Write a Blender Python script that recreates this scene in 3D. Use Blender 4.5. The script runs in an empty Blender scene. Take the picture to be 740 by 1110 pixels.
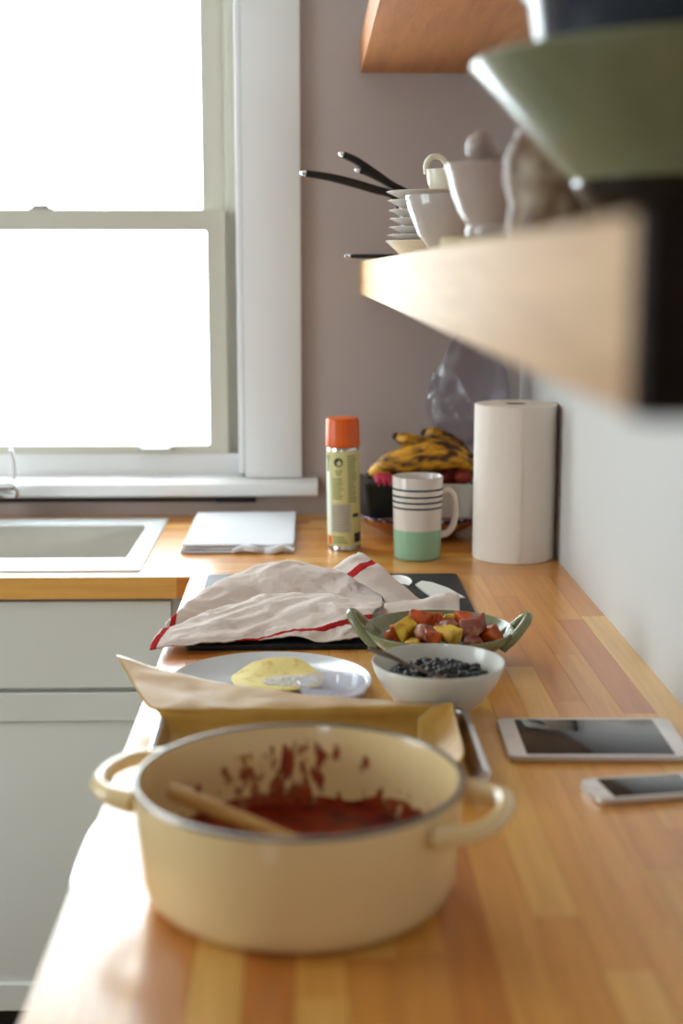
import bpy, bmesh, math, random
from mathutils import Vector, Matrix, noise

random.seed(7)
PI = math.pi
scn = bpy.context.scene
COL = scn.collection

# ------------------------------------------------------------------ camera
# z = 0 is the worktop surface, the floor lies at z = -0.92
cd = bpy.data.cameras.new('camera')
cam = bpy.data.objects.new('camera', cd)
COL.objects.link(cam)
cd.sensor_fit = 'VERTICAL'
cd.sensor_height = 36.0
cd.lens = 50.0
cd.clip_start = 0.02
cam.location = (0, 0, 0.52)
cam.rotation_euler = (PI / 2 - math.atan(262 / 1542), 0, -math.atan(36 / 1542 * 0.986))
cd.dof.use_dof = True
cd.dof.focus_distance = 2.08
cd.dof.aperture_fstop = 2.8
scn.camera = cam

# ------------------------------------------------------------------ daylight
wd = bpy.data.worlds.new('overcast_sky')
scn.world = wd
wd.use_nodes = True
bg = wd.node_tree.nodes['Background']
bg.inputs[0].default_value = (0.88, 0.96, 1.0, 1)
bg.inputs[1].default_value = 11.0

vs = scn.view_settings
vs.view_transform = 'Standard'
vs.look = 'None'
vs.gamma = 1.0
vs.use_curve_mapping = False
vs.exposure = 0.05


def portal(loc, rot, sx, sy):
    l = bpy.data.lights.new('window_portal', 'AREA')
    l.shape = 'RECTANGLE'
    l.size = sx
    l.size_y = sy
    l.cycles.is_portal = True
    o = bpy.data.objects.new('window_portal', l)
    COL.objects.link(o)
    o.location = loc
    o.rotation_euler = rot
    return o


# window above the sink, faces -Y into the room; added fill window of the left wall, faces +X
portal((-0.56, 3.16, 0.69), (-PI / 2, 0, 0), 0.84, 1.24)
portal((-2.66, 1.50, 0.58), (0, -PI / 2, 0), 1.4, 1.24)

portal((-1.275, -2.46, 0.75), (PI / 2, 0, 0), 0.55, 0.9)  # added rear window, fill light from behind the viewer

# ------------------------------------------------------------------ helpers


def lin(r, g, b):
    f = lambda c: (c / 255 / 12.92) if c / 255 <= 0.04045 else ((c / 255 + 0.055) / 1.055) ** 2.4
    return (f(r), f(g), f(b), 1)


def material(name, col, rough=0.5, metal=0.0, var=0.06, vscale=8.0, bump=0.0, bscale=60.0, spec=0.5,
             trans=0.0, coat=0.0, sub=0.0, ior=1.45, stretch=None):
    m = bpy.data.materials.new(name)
    m.use_nodes = True
    nt = m.node_tree
    b = nt.nodes['Principled BSDF']
    b.inputs['Roughness'].default_value = rough
    b.inputs['Metallic'].default_value = metal
    b.inputs['Specular IOR Level'].default_value = spec
    b.inputs['Transmission Weight'].default_value = trans
    b.inputs['Coat Weight'].default_value = coat
    b.inputs['Coat Roughness'].default_value = 0.06
    b.inputs['IOR'].default_value = ior
    if sub:
        b.inputs['Subsurface Weight'].default_value = sub
        b.inputs['Subsurface Radius'].default_value = (0.01, 0.006, 0.004)
    tc = nt.nodes.new('ShaderNodeTexCoord')
    mp = nt.nodes.new('ShaderNodeMapping')
    nt.links.new(tc.outputs['Object'], mp.inputs[0])
    if stretch:
        mp.inputs['Scale'].default_value = stretch
    nz = nt.nodes.new('ShaderNodeTexNoise')
    nz.inputs['Scale'].default_value = vscale
    nz.inputs['Detail'].default_value = 5
    nt.links.new(mp.outputs[0], nz.inputs[0])
    mx = nt.nodes.new('ShaderNodeMix')
    mx.data_type = 'RGBA'
    c = Vector(col[:3])
    mx.inputs[6].default_value = (*(c * (1 - var)), 1)
    mx.inputs[7].default_value = (*[min(1, v) for v in (c * (1 + var))], 1)
    nt.links.new(nz.outputs[0], mx.inputs[0])
    nt.links.new(mx.outputs[2], b.inputs['Base Color'])
    if bump:
        n2 = nt.nodes.new('ShaderNodeTexNoise')
        n2.inputs['Scale'].default_value = bscale
        n2.inputs['Detail'].default_value = 4
        nt.links.new(mp.outputs[0], n2.inputs[0])
        bp = nt.nodes.new('ShaderNodeBump')
        bp.inputs['Strength'].default_value = bump
        bp.inputs['Distance'].default_value = 0.002
        nt.links.new(n2.outputs[0], bp.inputs['Height'])
        nt.links.new(bp.outputs[0], b.inputs['Normal'])
    return m


def ramp(nt, stops):
    r = nt.nodes.new('ShaderNodeValToRGB')
    e = r.color_ramp.elements
    while len(e) < len(stops):
        e.new(0.5)
    for q, (p, c) in zip(e, stops):
        q.position = p
        q.color = c
    return r


def wood_material(name, stops, axis, rough=0.3, dark=0.72, coat=0.0, gscale=1.0, spec=0.5, coat_rough=0.12):
    """staves: tone from the object's random number, grain stretched along an axis of the world"""
    m = bpy.data.materials.new(name)
    m.use_nodes = True
    nt = m.node_tree
    b = nt.nodes['Principled BSDF']
    oi = nt.nodes.new('ShaderNodeObjectInfo')
    rp = ramp(nt, stops)
    rp.color_ramp.interpolation = 'LINEAR'
    nt.links.new(oi.outputs['Random'], rp.inputs[0])
    ge = nt.nodes.new('ShaderNodeNewGeometry')
    ad = nt.nodes.new('ShaderNodeVectorMath')
    ad.operation = 'MULTIPLY_ADD'
    cb = nt.nodes.new('ShaderNodeCombineXYZ')
    for i in range(3):
        nt.links.new(oi.outputs['Random'], cb.inputs[i])
    ad.inputs[1].default_value = (37, 53, 29)
    nt.links.new(cb.outputs[0], ad.inputs[0])
    nt.links.new(ge.outputs['Position'], ad.inputs[2])
    mp = nt.nodes.new('ShaderNodeMapping')
    sc = [70 * gscale, 70 * gscale, 70 * gscale]
    sc[axis] = 3.5 * gscale
    mp.inputs['Scale'].default_value = sc
    nt.links.new(ad.outputs[0], mp.inputs[0])
    nz = nt.nodes.new('ShaderNodeTexNoise')
    nz.inputs['Scale'].default_value = 1.0
    nz.inputs['Detail'].default_value = 6
    nz.inputs['Roughness'].default_value = 0.65
    nz.inputs['Distortion'].default_value = 0.6
    nt.links.new(mp.outputs[0], nz.inputs[0])
    gr = ramp(nt, [(0.3, (dark, dark * 0.93, dark * 0.86, 1)), (0.6, (1, 1, 1, 1))])
    nt.links.new(nz.outputs[0], gr.inputs[0])
    mx = nt.nodes.new('ShaderNodeMix')
    mx.data_type = 'RGBA'
    mx.blend_type = 'MULTIPLY'
    mx.inputs[0].default_value = 1
    nt.links.new(rp.outputs[0], mx.inputs[6])
    nt.links.new(gr.outputs[0], mx.inputs[7])
    nt.links.new(mx.outputs[2], b.inputs['Base Color'])
    b.inputs['Roughness'].default_value = rough
    b.inputs['Specular IOR Level'].default_value = spec
    b.inputs['Coat Weight'].default_value = coat
    b.inputs['Coat Roughness'].default_value = coat_rough
    return m


def spotted_material(name, base, spot, thr, scale, rough=0.5, soft=0.06, stretch=(1, 1, 1), detail=4):
    m = bpy.data.materials.new(name)
    m.use_nodes = True
    nt = m.node_tree
    b = nt.nodes['Principled BSDF']
    tc = nt.nodes.new('ShaderNodeTexCoord')
    mp = nt.nodes.new('ShaderNodeMapping')
    mp.inputs['Scale'].default_value = stretch
    nt.links.new(tc.outputs['Object'], mp.inputs[0])
    nz = nt.nodes.new('ShaderNodeTexNoise')
    nz.inputs['Scale'].default_value = scale
    nz.inputs['Detail'].default_value = detail
    nt.links.new(mp.outputs[0], nz.inputs[0])
    rp = ramp(nt, [(thr - soft, base), (thr + soft, spot)])
    nt.links.new(nz.outputs[0], rp.inputs[0])
    nt.links.new(rp.outputs[0], b.inputs['Base Color'])
    b.inputs['Roughness'].default_value = rough
    return m


def pane_material(name, tint=(1, 1, 1, 1), gloss=0.08, rough=0.02, milk=0.0, power=4.0):
    """clear thin sheet: mostly straight through, some gloss"""
    m = bpy.data.materials.new(name)
    m.use_nodes = True
    nt = m.node_tree
    nt.nodes.remove(nt.nodes['Principled BSDF'])
    out = nt.nodes['Material Output']
    tr = nt.nodes.new('ShaderNodeBsdfTransparent')
    tr.inputs[0].default_value = tint
    gl = nt.nodes.new('ShaderNodeBsdfGlossy')
    gl.inputs['Roughness'].default_value = rough
    lw = nt.nodes.new('ShaderNodeLayerWeight')
    lw.inputs[0].default_value = 0.5
    pw = nt.nodes.new('ShaderNodeMath')
    pw.operation = 'POWER'
    pw.inputs[1].default_value = power
    nt.links.new(lw.outputs['Facing'], pw.inputs[0])
    mm = nt.nodes.new('ShaderNodeMath')
    mm.operation = 'MULTIPLY_ADD'
    mm.inputs[1].default_value = 0.9
    mm.inputs[2].default_value = gloss
    mm.use_clamp = True
    nt.links.new(pw.outputs[0], mm.inputs[0])
    mx = nt.nodes.new('ShaderNodeMixShader')
    nt.links.new(mm.outputs[0], mx.inputs[0])
    nt.links.new(tr.outputs[0], mx.inputs[1])
    nt.links.new(gl.outputs[0], mx.inputs[2])
    if milk:
        df = nt.nodes.new('ShaderNodeBsdfDiffuse')
        tl = nt.nodes.new('ShaderNodeBsdfTranslucent')
        for q in (df, tl):
            q.inputs[0].default_value = (0.8, 0.78, 0.84, 1)
        m1 = nt.nodes.new('ShaderNodeMixShader')
        nt.links.new(df.outputs[0], m1.inputs[1])
        nt.links.new(tl.outputs[0], m1.inputs[2])
        m2 = nt.nodes.new('ShaderNodeMixShader')
        m2.inputs[0].default_value = milk
        nt.links.new(mx.outputs[0], m2.inputs[1])
        nt.links.new(m1.outputs[0], m2.inputs[2])
        mx = m2
    nt.links.new(mx.outputs[0], out.inputs[0])
    return m


# ---- geometry


def link(name, me, mat, parent=None, loc=None, rot=None, smooth=True, ang=40):
    if smooth:
        for p in me.polygons:
            p.use_smooth = True
        me.set_sharp_from_angle(angle=math.radians(ang))
    mats = mat if isinstance(mat, (list, tuple)) else [mat]
    for q in mats:
        me.materials.append(q)
    o = bpy.data.objects.new(name, me)
    COL.objects.link(o)
    if parent is not None:
        o.parent = parent
    if loc is not None:
        o.location = loc
    if rot is not None:
        o.rotation_euler = rot
    return o


def tag(o, label, cat, group=None):
    o['label'] = label
    o['category'] = cat
    if group:
        o['group'] = group
    return o


def thing(name, label, cat, loc=(0, 0, 0), rz=0.0, group=None):
    o = bpy.data.objects.new(name, None)
    o.empty_display_size = 0.03
    COL.objects.link(o)
    o.location = loc
    o.rotation_euler = (0, 0, rz)
    return tag(o, label, cat, group)


def structure(o, label=None):
    o['kind'] = 'structure'
    if label:
        o['label'] = label
    return o


def done(bm, name):
    bmesh.ops.recalc_face_normals(bm, faces=bm.faces)
    me = bpy.data.meshes.new(name)
    bm.to_mesh(me)
    bm.free()
    return me


def add_box(bm, x0, x1, y0, y1, z0, z1, bevel=0.0, seg=2):
    t = bmesh.new()
    v = [t.verts.new((x, y, z)) for z in (z0, z1) for y in (y0, y1) for x in (x0, x1)]
    for f in ((0, 2, 3, 1), (4, 5, 7, 6), (0, 1, 5, 4), (2, 6, 7, 3), (0, 4, 6, 2), (1, 3, 7, 5)):
        t.faces.new([v[i] for i in f])
    if bevel:
        bmesh.ops.bevel(t, geom=t.edges[:], offset=bevel, segments=seg, profile=0.5, affect='EDGES')
    me = bpy.data.meshes.new('tmp')
    t.to_mesh(me)
    t.free()
    bm.from_mesh(me)
    bpy.data.meshes.remove(me)


def box_mesh(x0, x1, y0, y1, z0, z1, bevel=0.0, seg=2):
    bm = bmesh.new()
    add_box(bm, x0, x1, y0, y1, z0, z1, bevel, seg)
    return done(bm, 'box')


def add_lathe(bm, prof, n=64, wob=None, cx=0, cy=0, sx=1, sy=1):
    rings = []
    for (r, z) in prof:
        if r < 1e-6:
            rings.append([bm.verts.new((cx, cy, z))])
        else:
            ring = []
            for i in range(n):
                a = 2 * PI * i / n
                k = wob(a, r, z) if wob else 0
                ring.append(bm.verts.new((cx + (r + k) * math.cos(a) * sx, cy + (r + k) * math.sin(a) * sy, z)))
            rings.append(ring)
    for a, b in zip(rings, rings[1:]):
        if len(a) == 1 and len(b) == 1:
            continue
        for i in range(n):
            j = (i + 1) % n
            if len(a) == 1:
                bm.faces.new((a[0], b[j], b[i]))
            elif len(b) == 1:
                bm.faces.new((a[i], a[j], b[0]))
            else:
                bm.faces.new((a[i], a[j], b[j], b[i]))


def lathe(prof, n=64, wob=None, sx=1, sy=1):
    bm = bmesh.new()
    add_lathe(bm, prof, n, wob, 0, 0, sx, sy)
    return done(bm, 'lathe')


def spline(pts, n):
    """Catmull-Rom through the points"""
    P = [Vector(p) for p in pts]
    P = [P[0] * 2 - P[1]] + P + [P[-1] * 2 - P[-2]]
    out = []
    m = len(P) - 3
    for i in range(m):
        for k in range(n):
            t = k / n
            a, b, c, d = P[i:i + 4]
            out.append(0.5 * ((2 * b) + (c - a) * t + (2 * a - 5 * b + 4 * c - d) * t * t + (3 * b - a - 3 * c + d) * t ** 3))
    out.append(P[-2])
    return out


def add_tube(bm, pts, rad, n=12, flat=(1, 1), cap=True, up=Vector((0, 0, 1))):
    """rad: number or list; flat: scale of the section (side, up)"""
    pts = [Vector(p) for p in pts]
    R = rad if isinstance(rad, (list, tuple)) else [rad] * len(pts)
    if len(R) != len(pts):
        R = [R[0] + 0 * i for i in range(len(pts))] if len(R) == 1 else [
            R[min(len(R) - 2, int(i / (len(pts) - 1) * (len(R) - 1)))] * (1 - f) + R[min(len(R) - 1, int(i / (len(pts) - 1) * (len(R) - 1)) + 1)] * f
            for i in range(len(pts)) for f in [(i / (len(pts) - 1) * (len(R) - 1)) % 1 if i < len(pts) - 1 else 1.0]]
    rings = []
    side = None
    for i, p in enumerate(pts):
        t = (pts[min(i + 1, len(pts) - 1)] - pts[max(i - 1, 0)]).normalized()
        s = t.cross(up)
        if s.length < 1e-3:
            s = side if side is not None else t.cross(Vector((1, 0, 0)))
        s = s.normalized()
        if side is not None and s.dot(side) < 0:
            s = -s
        side = s
        u = s.cross(t).normalized()
        rings.append([bm.verts.new(p + s * (math.cos(2 * PI * k / n) * R[i] * flat[0]) + u * (math.sin(2 * PI * k / n) * R[i] * flat[1])) for k in range(n)])
    for a, b in zip(rings, rings[1:]):
        for k in range(n):
            bm.faces.new((a[k], a[(k + 1) % n], b[(k + 1) % n], b[k]))
    if cap:
        for ring, p0, p1 in ((rings[0], pts[0], pts[1]), (rings[-1], pts[-1], pts[-2])):
            d = (p0 - p1).normalized()
            r = (ring[0].co - p0).length
            c = bm.verts.new(p0 + d * r * 0.35)
            for k in range(n):
                bm.faces.new((ring[k], ring[(k + 1) % n], c))


def tube(pts, rad, n=12, flat=(1, 1), cap=True, up=Vector((0, 0, 1))):
    bm = bmesh.new()
    add_tube(bm, pts, rad, n, flat, cap, up)
    return done(bm, 'tube')


def rounded_rect(w, d, r, seg=8):
    pts = []
    for cx, cy, a0 in ((w / 2 - r, d / 2 - r, 0), (-w / 2 + r, d / 2 - r, PI / 2), (-w / 2 + r, -d / 2 + r, PI), (w / 2 - r, -d / 2 + r, 1.5 * PI)):
        for k in range(seg + 1):
            a = a0 + PI / 2 * k / seg
            pts.append((cx + r * math.cos(a), cy + r * math.sin(a)))
    return pts


def add_loft(bm, sections, close=True):
    """sections: list of (list of (x,y,z)); joined ring to ring, ends capped"""
    rings = [[bm.verts.new(p) for p in s] for s in sections]
    n = len(rings[0])
    for a, b in zip(rings, rings[1:]):
        for k in range(n):
            bm.faces.new((a[k], a[(k + 1) % n], b[(k + 1) % n], b[k]))
    if close:
        bm.faces.new(rings[0])
        bm.faces.new(rings[-1])


def slab(w, d, h, r, bev=0.001, seg=8, z0=0.0):
    bm = bmesh.new()
    S = []
    for ins, z in ((bev, z0), (0.3 * bev, z0 + 0.3 * bev), (0, z0 + bev), (0, z0 + h - bev), (0.3 * bev, z0 + h - 0.3 * bev), (bev, z0 + h)):
        S.append([(x, y, z) for x, y in rounded_rect(w - 2 * ins, d - 2 * ins, max(r - ins, 1e-4), seg)])
    add_loft(bm, S)
    return done(bm, 'slab')


def prism(pts, z0, z1, bev=0.0):
    bm = bmesh.new()
    add_loft(bm, [[(x, y, z0) for x, y in pts], [(x, y, z1) for x, y in pts]])
    if bev:
        bmesh.ops.bevel(bm, geom=bm.edges[:], offset=bev, segments=2, affect='EDGES')
    return done(bm, 'prism')


def blob(r, seed, amp=0.25, freq=3.0, sub=3, scale=(1, 1, 1)):
    bm = bmesh.new()
    bmesh.ops.create_icosphere(bm, subdivisions=sub, radius=r)
    off = Vector((seed * 3.1, seed * 1.7, seed * 2.3))
    for v in bm.verts:
        d = v.co.normalized()
        k = 1 + amp * noise.noise(d * freq * 0.5 + off)
        v.co = Vector((v.co.x * k * scale[0], v.co.y * k * scale[1], v.co.z * k * scale[2]))
    return done(bm, 'blob')


def chunk(sx, sy, sz, seed):
    """a hand-cut roasted chunk: jittered bevelled box"""
    rnd = random.Random(seed)
    bm = bmesh.new()
    add_box(bm, -sx / 2, sx / 2, -sy / 2, sy / 2, 0, sz)
    for v in bm.verts:
        v.co += Vector((rnd.uniform(-.25, .25) * sx, rnd.uniform(-.25, .25) * sy, rnd.uniform(-.2, .2) * sz))
    bmesh.ops.bevel(bm, geom=bm.edges[:], offset=min(sx, sy, sz) * 0.16, segments=3, profile=0.6, affect='EDGES')
    return done(bm, 'chunk')


def sheet(net, nu, nv, thick=0.0015, wr=0.0, wf=30.0, seed=0, mats=None, pick=None, sub=True, zmin=None, crease=0.0):
    """smooth sheet through a net of control points (rows of equal length); pick(u,v)->material slot"""
    rows = [spline(r, nu) for r in net]
    cols = [spline([r[i] for r in rows], nv) for i in range(len(rows[0]))]
    W, Hh = len(cols), len(cols[0])
    bm = bmesh.new()
    uvl = bm.loops.layers.uv.new('uv')
    V = []
    for i in range(W):
        c = []
        for j in range(Hh):
            p = cols[i][j].copy()
            if wr:
                q = p * wf + Vector((seed, seed * 2.0, 0))
                p.z += wr * (noise.noise(q) + 0.5 * noise.noise(q * 2.3))
                p.y += wr * 0.6 * noise.noise(q + Vector((9, 4, 7)))
            if crease:
                q = Vector((p.x * 9 + p.y * 8, p.y * 30 - p.x * 20, p.z * 10 + seed))
                rg = 1 - 2.2 * abs(noise.noise(q))
                q2 = Vector((p.x * 40 - p.y * 26, p.y * 62 + p.x * 40, seed * 2.0))
                rg += 0.35 * (1 - 2.2 * abs(noise.noise(q2)))
                p.z += crease * rg
            if zmin is not None and p.x > -0.18:
                p.z = max(p.z, zmin)
            c.append(bm.verts.new(p))
        V.append(c)
    for i in range(W - 1):
        for j in range(Hh - 1):
            f = bm.faces.new((V[i][j], V[i + 1][j], V[i + 1][j + 1], V[i][j + 1]))
            for l, (a, b) in zip(f.loops, ((i, j), (i + 1, j), (i + 1, j + 1), (i, j + 1))):
                l[uvl].uv = (a / (W - 1), b / (Hh - 1))
    me = bpy.data.meshes.new('sheet')
    bm.to_mesh(me)
    bm.free()
    return me


def patch(r, a0, a1, z0, z1, n=8, t=0.0003):
    """thin curved label piece on a cylinder around z"""
    bm = bmesh.new()
    secs = []
    for k in range(n + 1):
        a = a0 + (a1 - a0) * k / n
        c, s = math.cos(a), math.sin(a)
        secs.append([(r * c, r * s, z0), ((r + t) * c, (r + t) * s, z0), ((r + t) * c, (r + t) * s, z1), (r * c, r * s, z1)])
    add_loft(bm, secs)
    return done(bm, 'patch')


# ------------------------------------------------------------------ materials
M = {}
M['wall'] = material('wall_paint', lin(178, 164, 158), 0.6, var=0.02, vscale=3, bump=0.05, bscale=220)
M['rear'] = material('rear_wall_paint', lin(206, 172, 136), 0.7, var=0.02, vscale=3)
M['wall_lit'] = material('lit_wall_paint', lin(206, 206, 204), 0.5, var=0.02, vscale=3, bump=0.05, bscale=220)  # same grey paint, made paler and cooler to carry the window light
M['ceiling'] = material('ceiling_paint', lin(235, 233, 228), 0.8, var=0.01)
M['trim'] = material('white_trim_paint', lin(232, 232, 232), 0.35, var=0.015, bump=0.03, bscale=90)
M['sash'] = material('sash_paint', lin(202, 198, 184), 0.4, var=0.015)
M['pane'] = pane_material('window_glass', (0.98, 1, 1, 1), 0.02)
M['floor'] = wood_material('floor_boards', [(0, lin(104, 68, 42)), (1, lin(132, 88, 56))], 0, 0.4)
STAVES = [(0.0, lin(204, 124, 48)), (0.2, lin(218, 146, 60)), (0.6, lin(230, 164, 74)), (1.0, lin(242, 194, 108))]
M['stave_y'] = wood_material('butcher_block_lengthwise', STAVES, 1, 0.38, 0.82, coat=0.6, coat_rough=0.19)
M['stave_x'] = wood_material('butcher_block_crosswise', STAVES, 0, 0.38, 0.82, coat=0.6, coat_rough=0.19)
M['core'] = material('glue_line', lin(120, 74, 40), 0.6)
M['shelf'] = wood_material('shelf_oak', [(0, lin(214, 170, 118)), (1, lin(220, 176, 124))], 1, 0.6, 0.8, coat=0.35, gscale=0.7, spec=0.5, coat_rough=0.55)
M['shelf_shaded'] = wood_material('shelf_oak_shaded', [(0, lin(190, 122, 64)), (1, lin(196, 128, 70))], 1, 0.6, 0.72, coat=0.25, gscale=0.7, spec=0.45, coat_rough=0.55)  # same oak as the lower shelf, underside shade put into the colour
M['end_shade'] = wood_material('shelf_end_shade', [(0, lin(38, 28, 24)), (1, lin(42, 30, 25))], 0, 0.9, 0.6, spec=0.15)  # shade on the near end face, put into a near-black colour
M['cab'] = material('cabinet_paint', lin(222, 221, 212), 0.38, var=0.015)
M['kick'] = material('toe_kick', lin(46, 42, 38), 0.6)
M['steel'] = material('brushed_steel', lin(190, 188, 182), 0.32, 1.0, var=0.06, vscale=4, stretch=(1, 40, 40))
M['basin'] = material('basin_steel', lin(186, 182, 172), 0.38, 1.0, var=0.06, vscale=30)
M['chrome'] = material('chrome', lin(225, 225, 225), 0.08, 1.0, var=0.02)
M['black_plastic'] = material('black_plastic', lin(24, 24, 26), 0.3, var=0.1)
M['black_strip'] = material('black_rubber', lin(22, 20, 20), 0.5, var=0.1)
M['cream_enamel'] = material('cream_enamel', lin(238, 212, 160), 0.22, var=0.03, vscale=5, coat=0.3)
M['rim_steel'] = material('bare_pot_rim', lin(120, 112, 104), 0.35, 0.6)
M['sauce'] = spotted_material('tomato_sauce', lin(150, 44, 14), lin(96, 24, 12), 0.5, 40, 0.28, 0.12)
M['sauce_dry'] = spotted_material('dried_sauce', lin(164, 64, 26), lin(120, 36, 18), 0.5, 60, 0.4, 0.1)
M['spoonwood'] = wood_material('pale_spoon_wood', [(0, lin(214, 168, 98)), (1, lin(220, 174, 104))], 0, 0.5)
M['slate'] = spotted_material('black_slate', lin(20, 23, 27), lin(36, 39, 44), 0.58, 160, 0.5, 0.08)
M['slate'].node_tree.nodes['Principled BSDF'].inputs['Specular IOR Level'].default_value = 0.25
M['sage'] = spotted_material('sage_glaze', lin(134, 140, 104), lin(112, 118, 84), 0.55, 30, 0.18, 0.2)
M['grey_glaze'] = material('grey_glaze', lin(222, 222, 214), 0.16, var=0.03)
M['white_glaze'] = material('white_glaze', lin(214, 206, 198), 0.12, var=0.02)
M['shelf_bowl'] = material('shaded_white_glaze', lin(184, 174, 166), 0.12, var=0.02)  # white bowl, its glaze greyed by the shade on its front
M['plate'] = material('plate_glaze', lin(206, 210, 214), 0.14, var=0.02)
M['cream_glaze'] = material('cream_glaze', lin(232, 226, 204), 0.2, var=0.02)
M['mortar'] = material('mortar_porcelain', lin(180, 162, 154), 0.2, var=0.03)
M['jar'] = spotted_material('mottled_stoneware', lin(160, 140, 112), lin(98, 62, 24), 0.5, 34, 0.5, 0.10)
M['green_bowl'] = spotted_material('green_bowl_glaze', lin(130, 134, 104), lin(112, 116, 86), 0.6, 16, 0.16, 0.2)
M['slate_blue'] = material('slate_blue_glaze', lin(56, 60, 68), 0.16, var=0.06)
M['black_glaze'] = material('black_glaze', lin(20, 18, 18), 0.14, var=0.1)
M['mint'] = material('mint_glaze', lin(142, 184, 156), 0.16, var=0.03)
M['stripe'] = material('black_stripe', lin(28, 34, 38), 0.25)
M['paper_towel'] = material('paper_towel', lin(232, 223, 213), 0.9, var=0.012, bump=0.5, bscale=240)
M['card'] = material('card_core', lin(90, 78, 66), 0.9)
M['orange_cap'] = material('orange_cap', lin(216, 92, 14), 0.35, var=0.03)
M['can_label'] = material('can_label', lin(206, 200, 140), 0.3, var=0.03)
M['can_metal'] = material('can_metal', lin(200, 200, 196), 0.25, 1.0)
M['print_dark'] = material('dark_print', lin(40, 48, 52), 0.4)
M['print_olive'] = material('olive_print', lin(128, 132, 82), 0.4)
M['print_grey'] = material('grey_print', lin(172, 166, 158), 0.4)
M['print_white'] = material('white_print', lin(228, 236, 220), 0.3)
M['banana'] = spotted_material('ripe_banana', lin(220, 160, 34), lin(74, 40, 14), 0.51, 34, 0.5, 0.09, (0.8, 1, 1.5))
M['banana_tip'] = material('banana_tip', lin(52, 36, 20), 0.7)
M['pink'] = material('pink_fruit_skin', lin(206, 60, 96), 0.5, var=0.15)
M['avocado'] = material('dark_avocado', lin(38, 36, 26), 0.6, var=0.25, vscale=40, bump=0.6, bscale=90)
M['redfruit'] = material('red_plum', lin(128, 40, 24), 0.4, var=0.2)
M['clamshell'] = material('white_carton', lin(214, 212, 202), 0.4, var=0.02)
M['terracotta'] = material('terracotta_bowl', lin(164, 104, 66), 0.4, var=0.06)
M['cobalt'] = spotted_material('cobalt_rim', lin(36, 42, 110), lin(222, 220, 226), 0.6, 70, 0.2, 0.03)
M['bag'] = pane_material('clear_film', (0.74, 0.72, 0.78, 1), 0.06, 0.18, 0.07, 2.4)
M['alu'] = material('silver_aluminium', lin(206, 200, 196), 0.34, 0.9, var=0.01)
M['bezel'] = material('white_bezel', lin(238, 232, 230), 0.18, var=0.01)
M['screen'] = material('dark_screen', lin(40, 42, 46), 0.07, var=0.02)
M['tray'] = material('sheet_pan', lin(206, 204, 204), 0.26, 1.0, var=0.04)
M['parchment'] = None
M['tortilla'] = spotted_material('corn_tortilla', lin(234, 214, 134), lin(216, 182, 96), 0.62, 60, 0.75, 0.08)
M['cheese'] = material('white_crumbs', lin(238, 236, 228), 0.7)
M['cleardish'] = pane_material('clear_dish', (0.90, 0.90, 0.94, 1), 0.10, 0.08, 0.26)
M['bean'] = material('black_bean', lin(12, 10, 14), 0.45, var=0.3, vscale=90)
M['sweet'] = spotted_material('roast_sweet_potato', lin(206, 88, 20), lin(110, 38, 14), 0.52, 60, 0.45, 0.1)
M['redskin'] = spotted_material('roast_red_potato', lin(132, 62, 44), lin(176, 116, 82), 0.56, 70, 0.45, 0.08)
M['yellow'] = spotted_material('roast_yellow_potato', lin(220, 180, 60), lin(160, 104, 30), 0.55, 60, 0.45, 0.1)
M['cloth_blue'] = material('pale_cloth', lin(222, 224, 230), 0.9, var=0.03, vscale=30, bump=0.5, bscale=420)
M['white_plastic'] = material('white_plastic', lin(232, 232, 228), 0.35, var=0.02)
M['sink_rim'] = material('satin_sink_rim', lin(232, 236, 238), 0.22, 0.0, var=0.01)
M['dark_steel'] = material('dark_steel', lin(120, 112, 106), 0.3, 1.0, var=0.04)
M['cork'] = material('pale_coaster', lin(206, 190, 150), 0.8, var=0.08, vscale=80)


def parchment_material():
    m = bpy.data.materials.new('brown_parchment')
    m.use_nodes = True
    nt = m.node_tree
    nt.nodes.remove(nt.nodes['Principled BSDF'])
    out = nt.nodes['Material Output']
    tc = nt.nodes.new('ShaderNodeTexCoord')
    nz = nt.nodes.new('ShaderNodeTexNoise')
    nz.inputs['Scale'].default_value = 26
    nz.inputs['Detail'].default_value = 6
    nt.links.new(tc.outputs['Object'], nz.inputs[0])
    rp = ramp(nt, [(0.3, lin(232, 180, 76)), (0.7, lin(246, 206, 104))])
    nt.links.new(nz.outputs[0], rp.inputs[0])
    df = nt.nodes.new('ShaderNodeBsdfDiffuse')
    tl = nt.nodes.new('ShaderNodeBsdfTranslucent')
    nt.links.new(rp.outputs[0], df.inputs[0])
    nt.links.new(rp.outputs[0], tl.inputs[0])
    mx = nt.nodes.new('ShaderNodeMixShader')
    mx.inputs[0].default_value = 0.6
    nt.links.new(df.outputs[0], mx.inputs[1])
    nt.links.new(tl.outputs[0], mx.inputs[2])
    gl = nt.nodes.new('ShaderNodeBsdfGlossy')
    gl.inputs['Roughness'].default_value = 0.5
    m2 = nt.nodes.new('ShaderNodeMixShader')
    fr = nt.nodes.new('ShaderNodeFresnel')
    fr.inputs[0].default_value = 1.4
    nt.links.new(fr.outputs[0], m2.inputs[0])
    nt.links.new(mx.outputs[0], m2.inputs[1])
    nt.links.new(gl.outputs[0], m2.inputs[2])
    nt.links.new(m2.outputs[0], out.inputs[0])
    return m


M['parchment'] = parchment_material()


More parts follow.
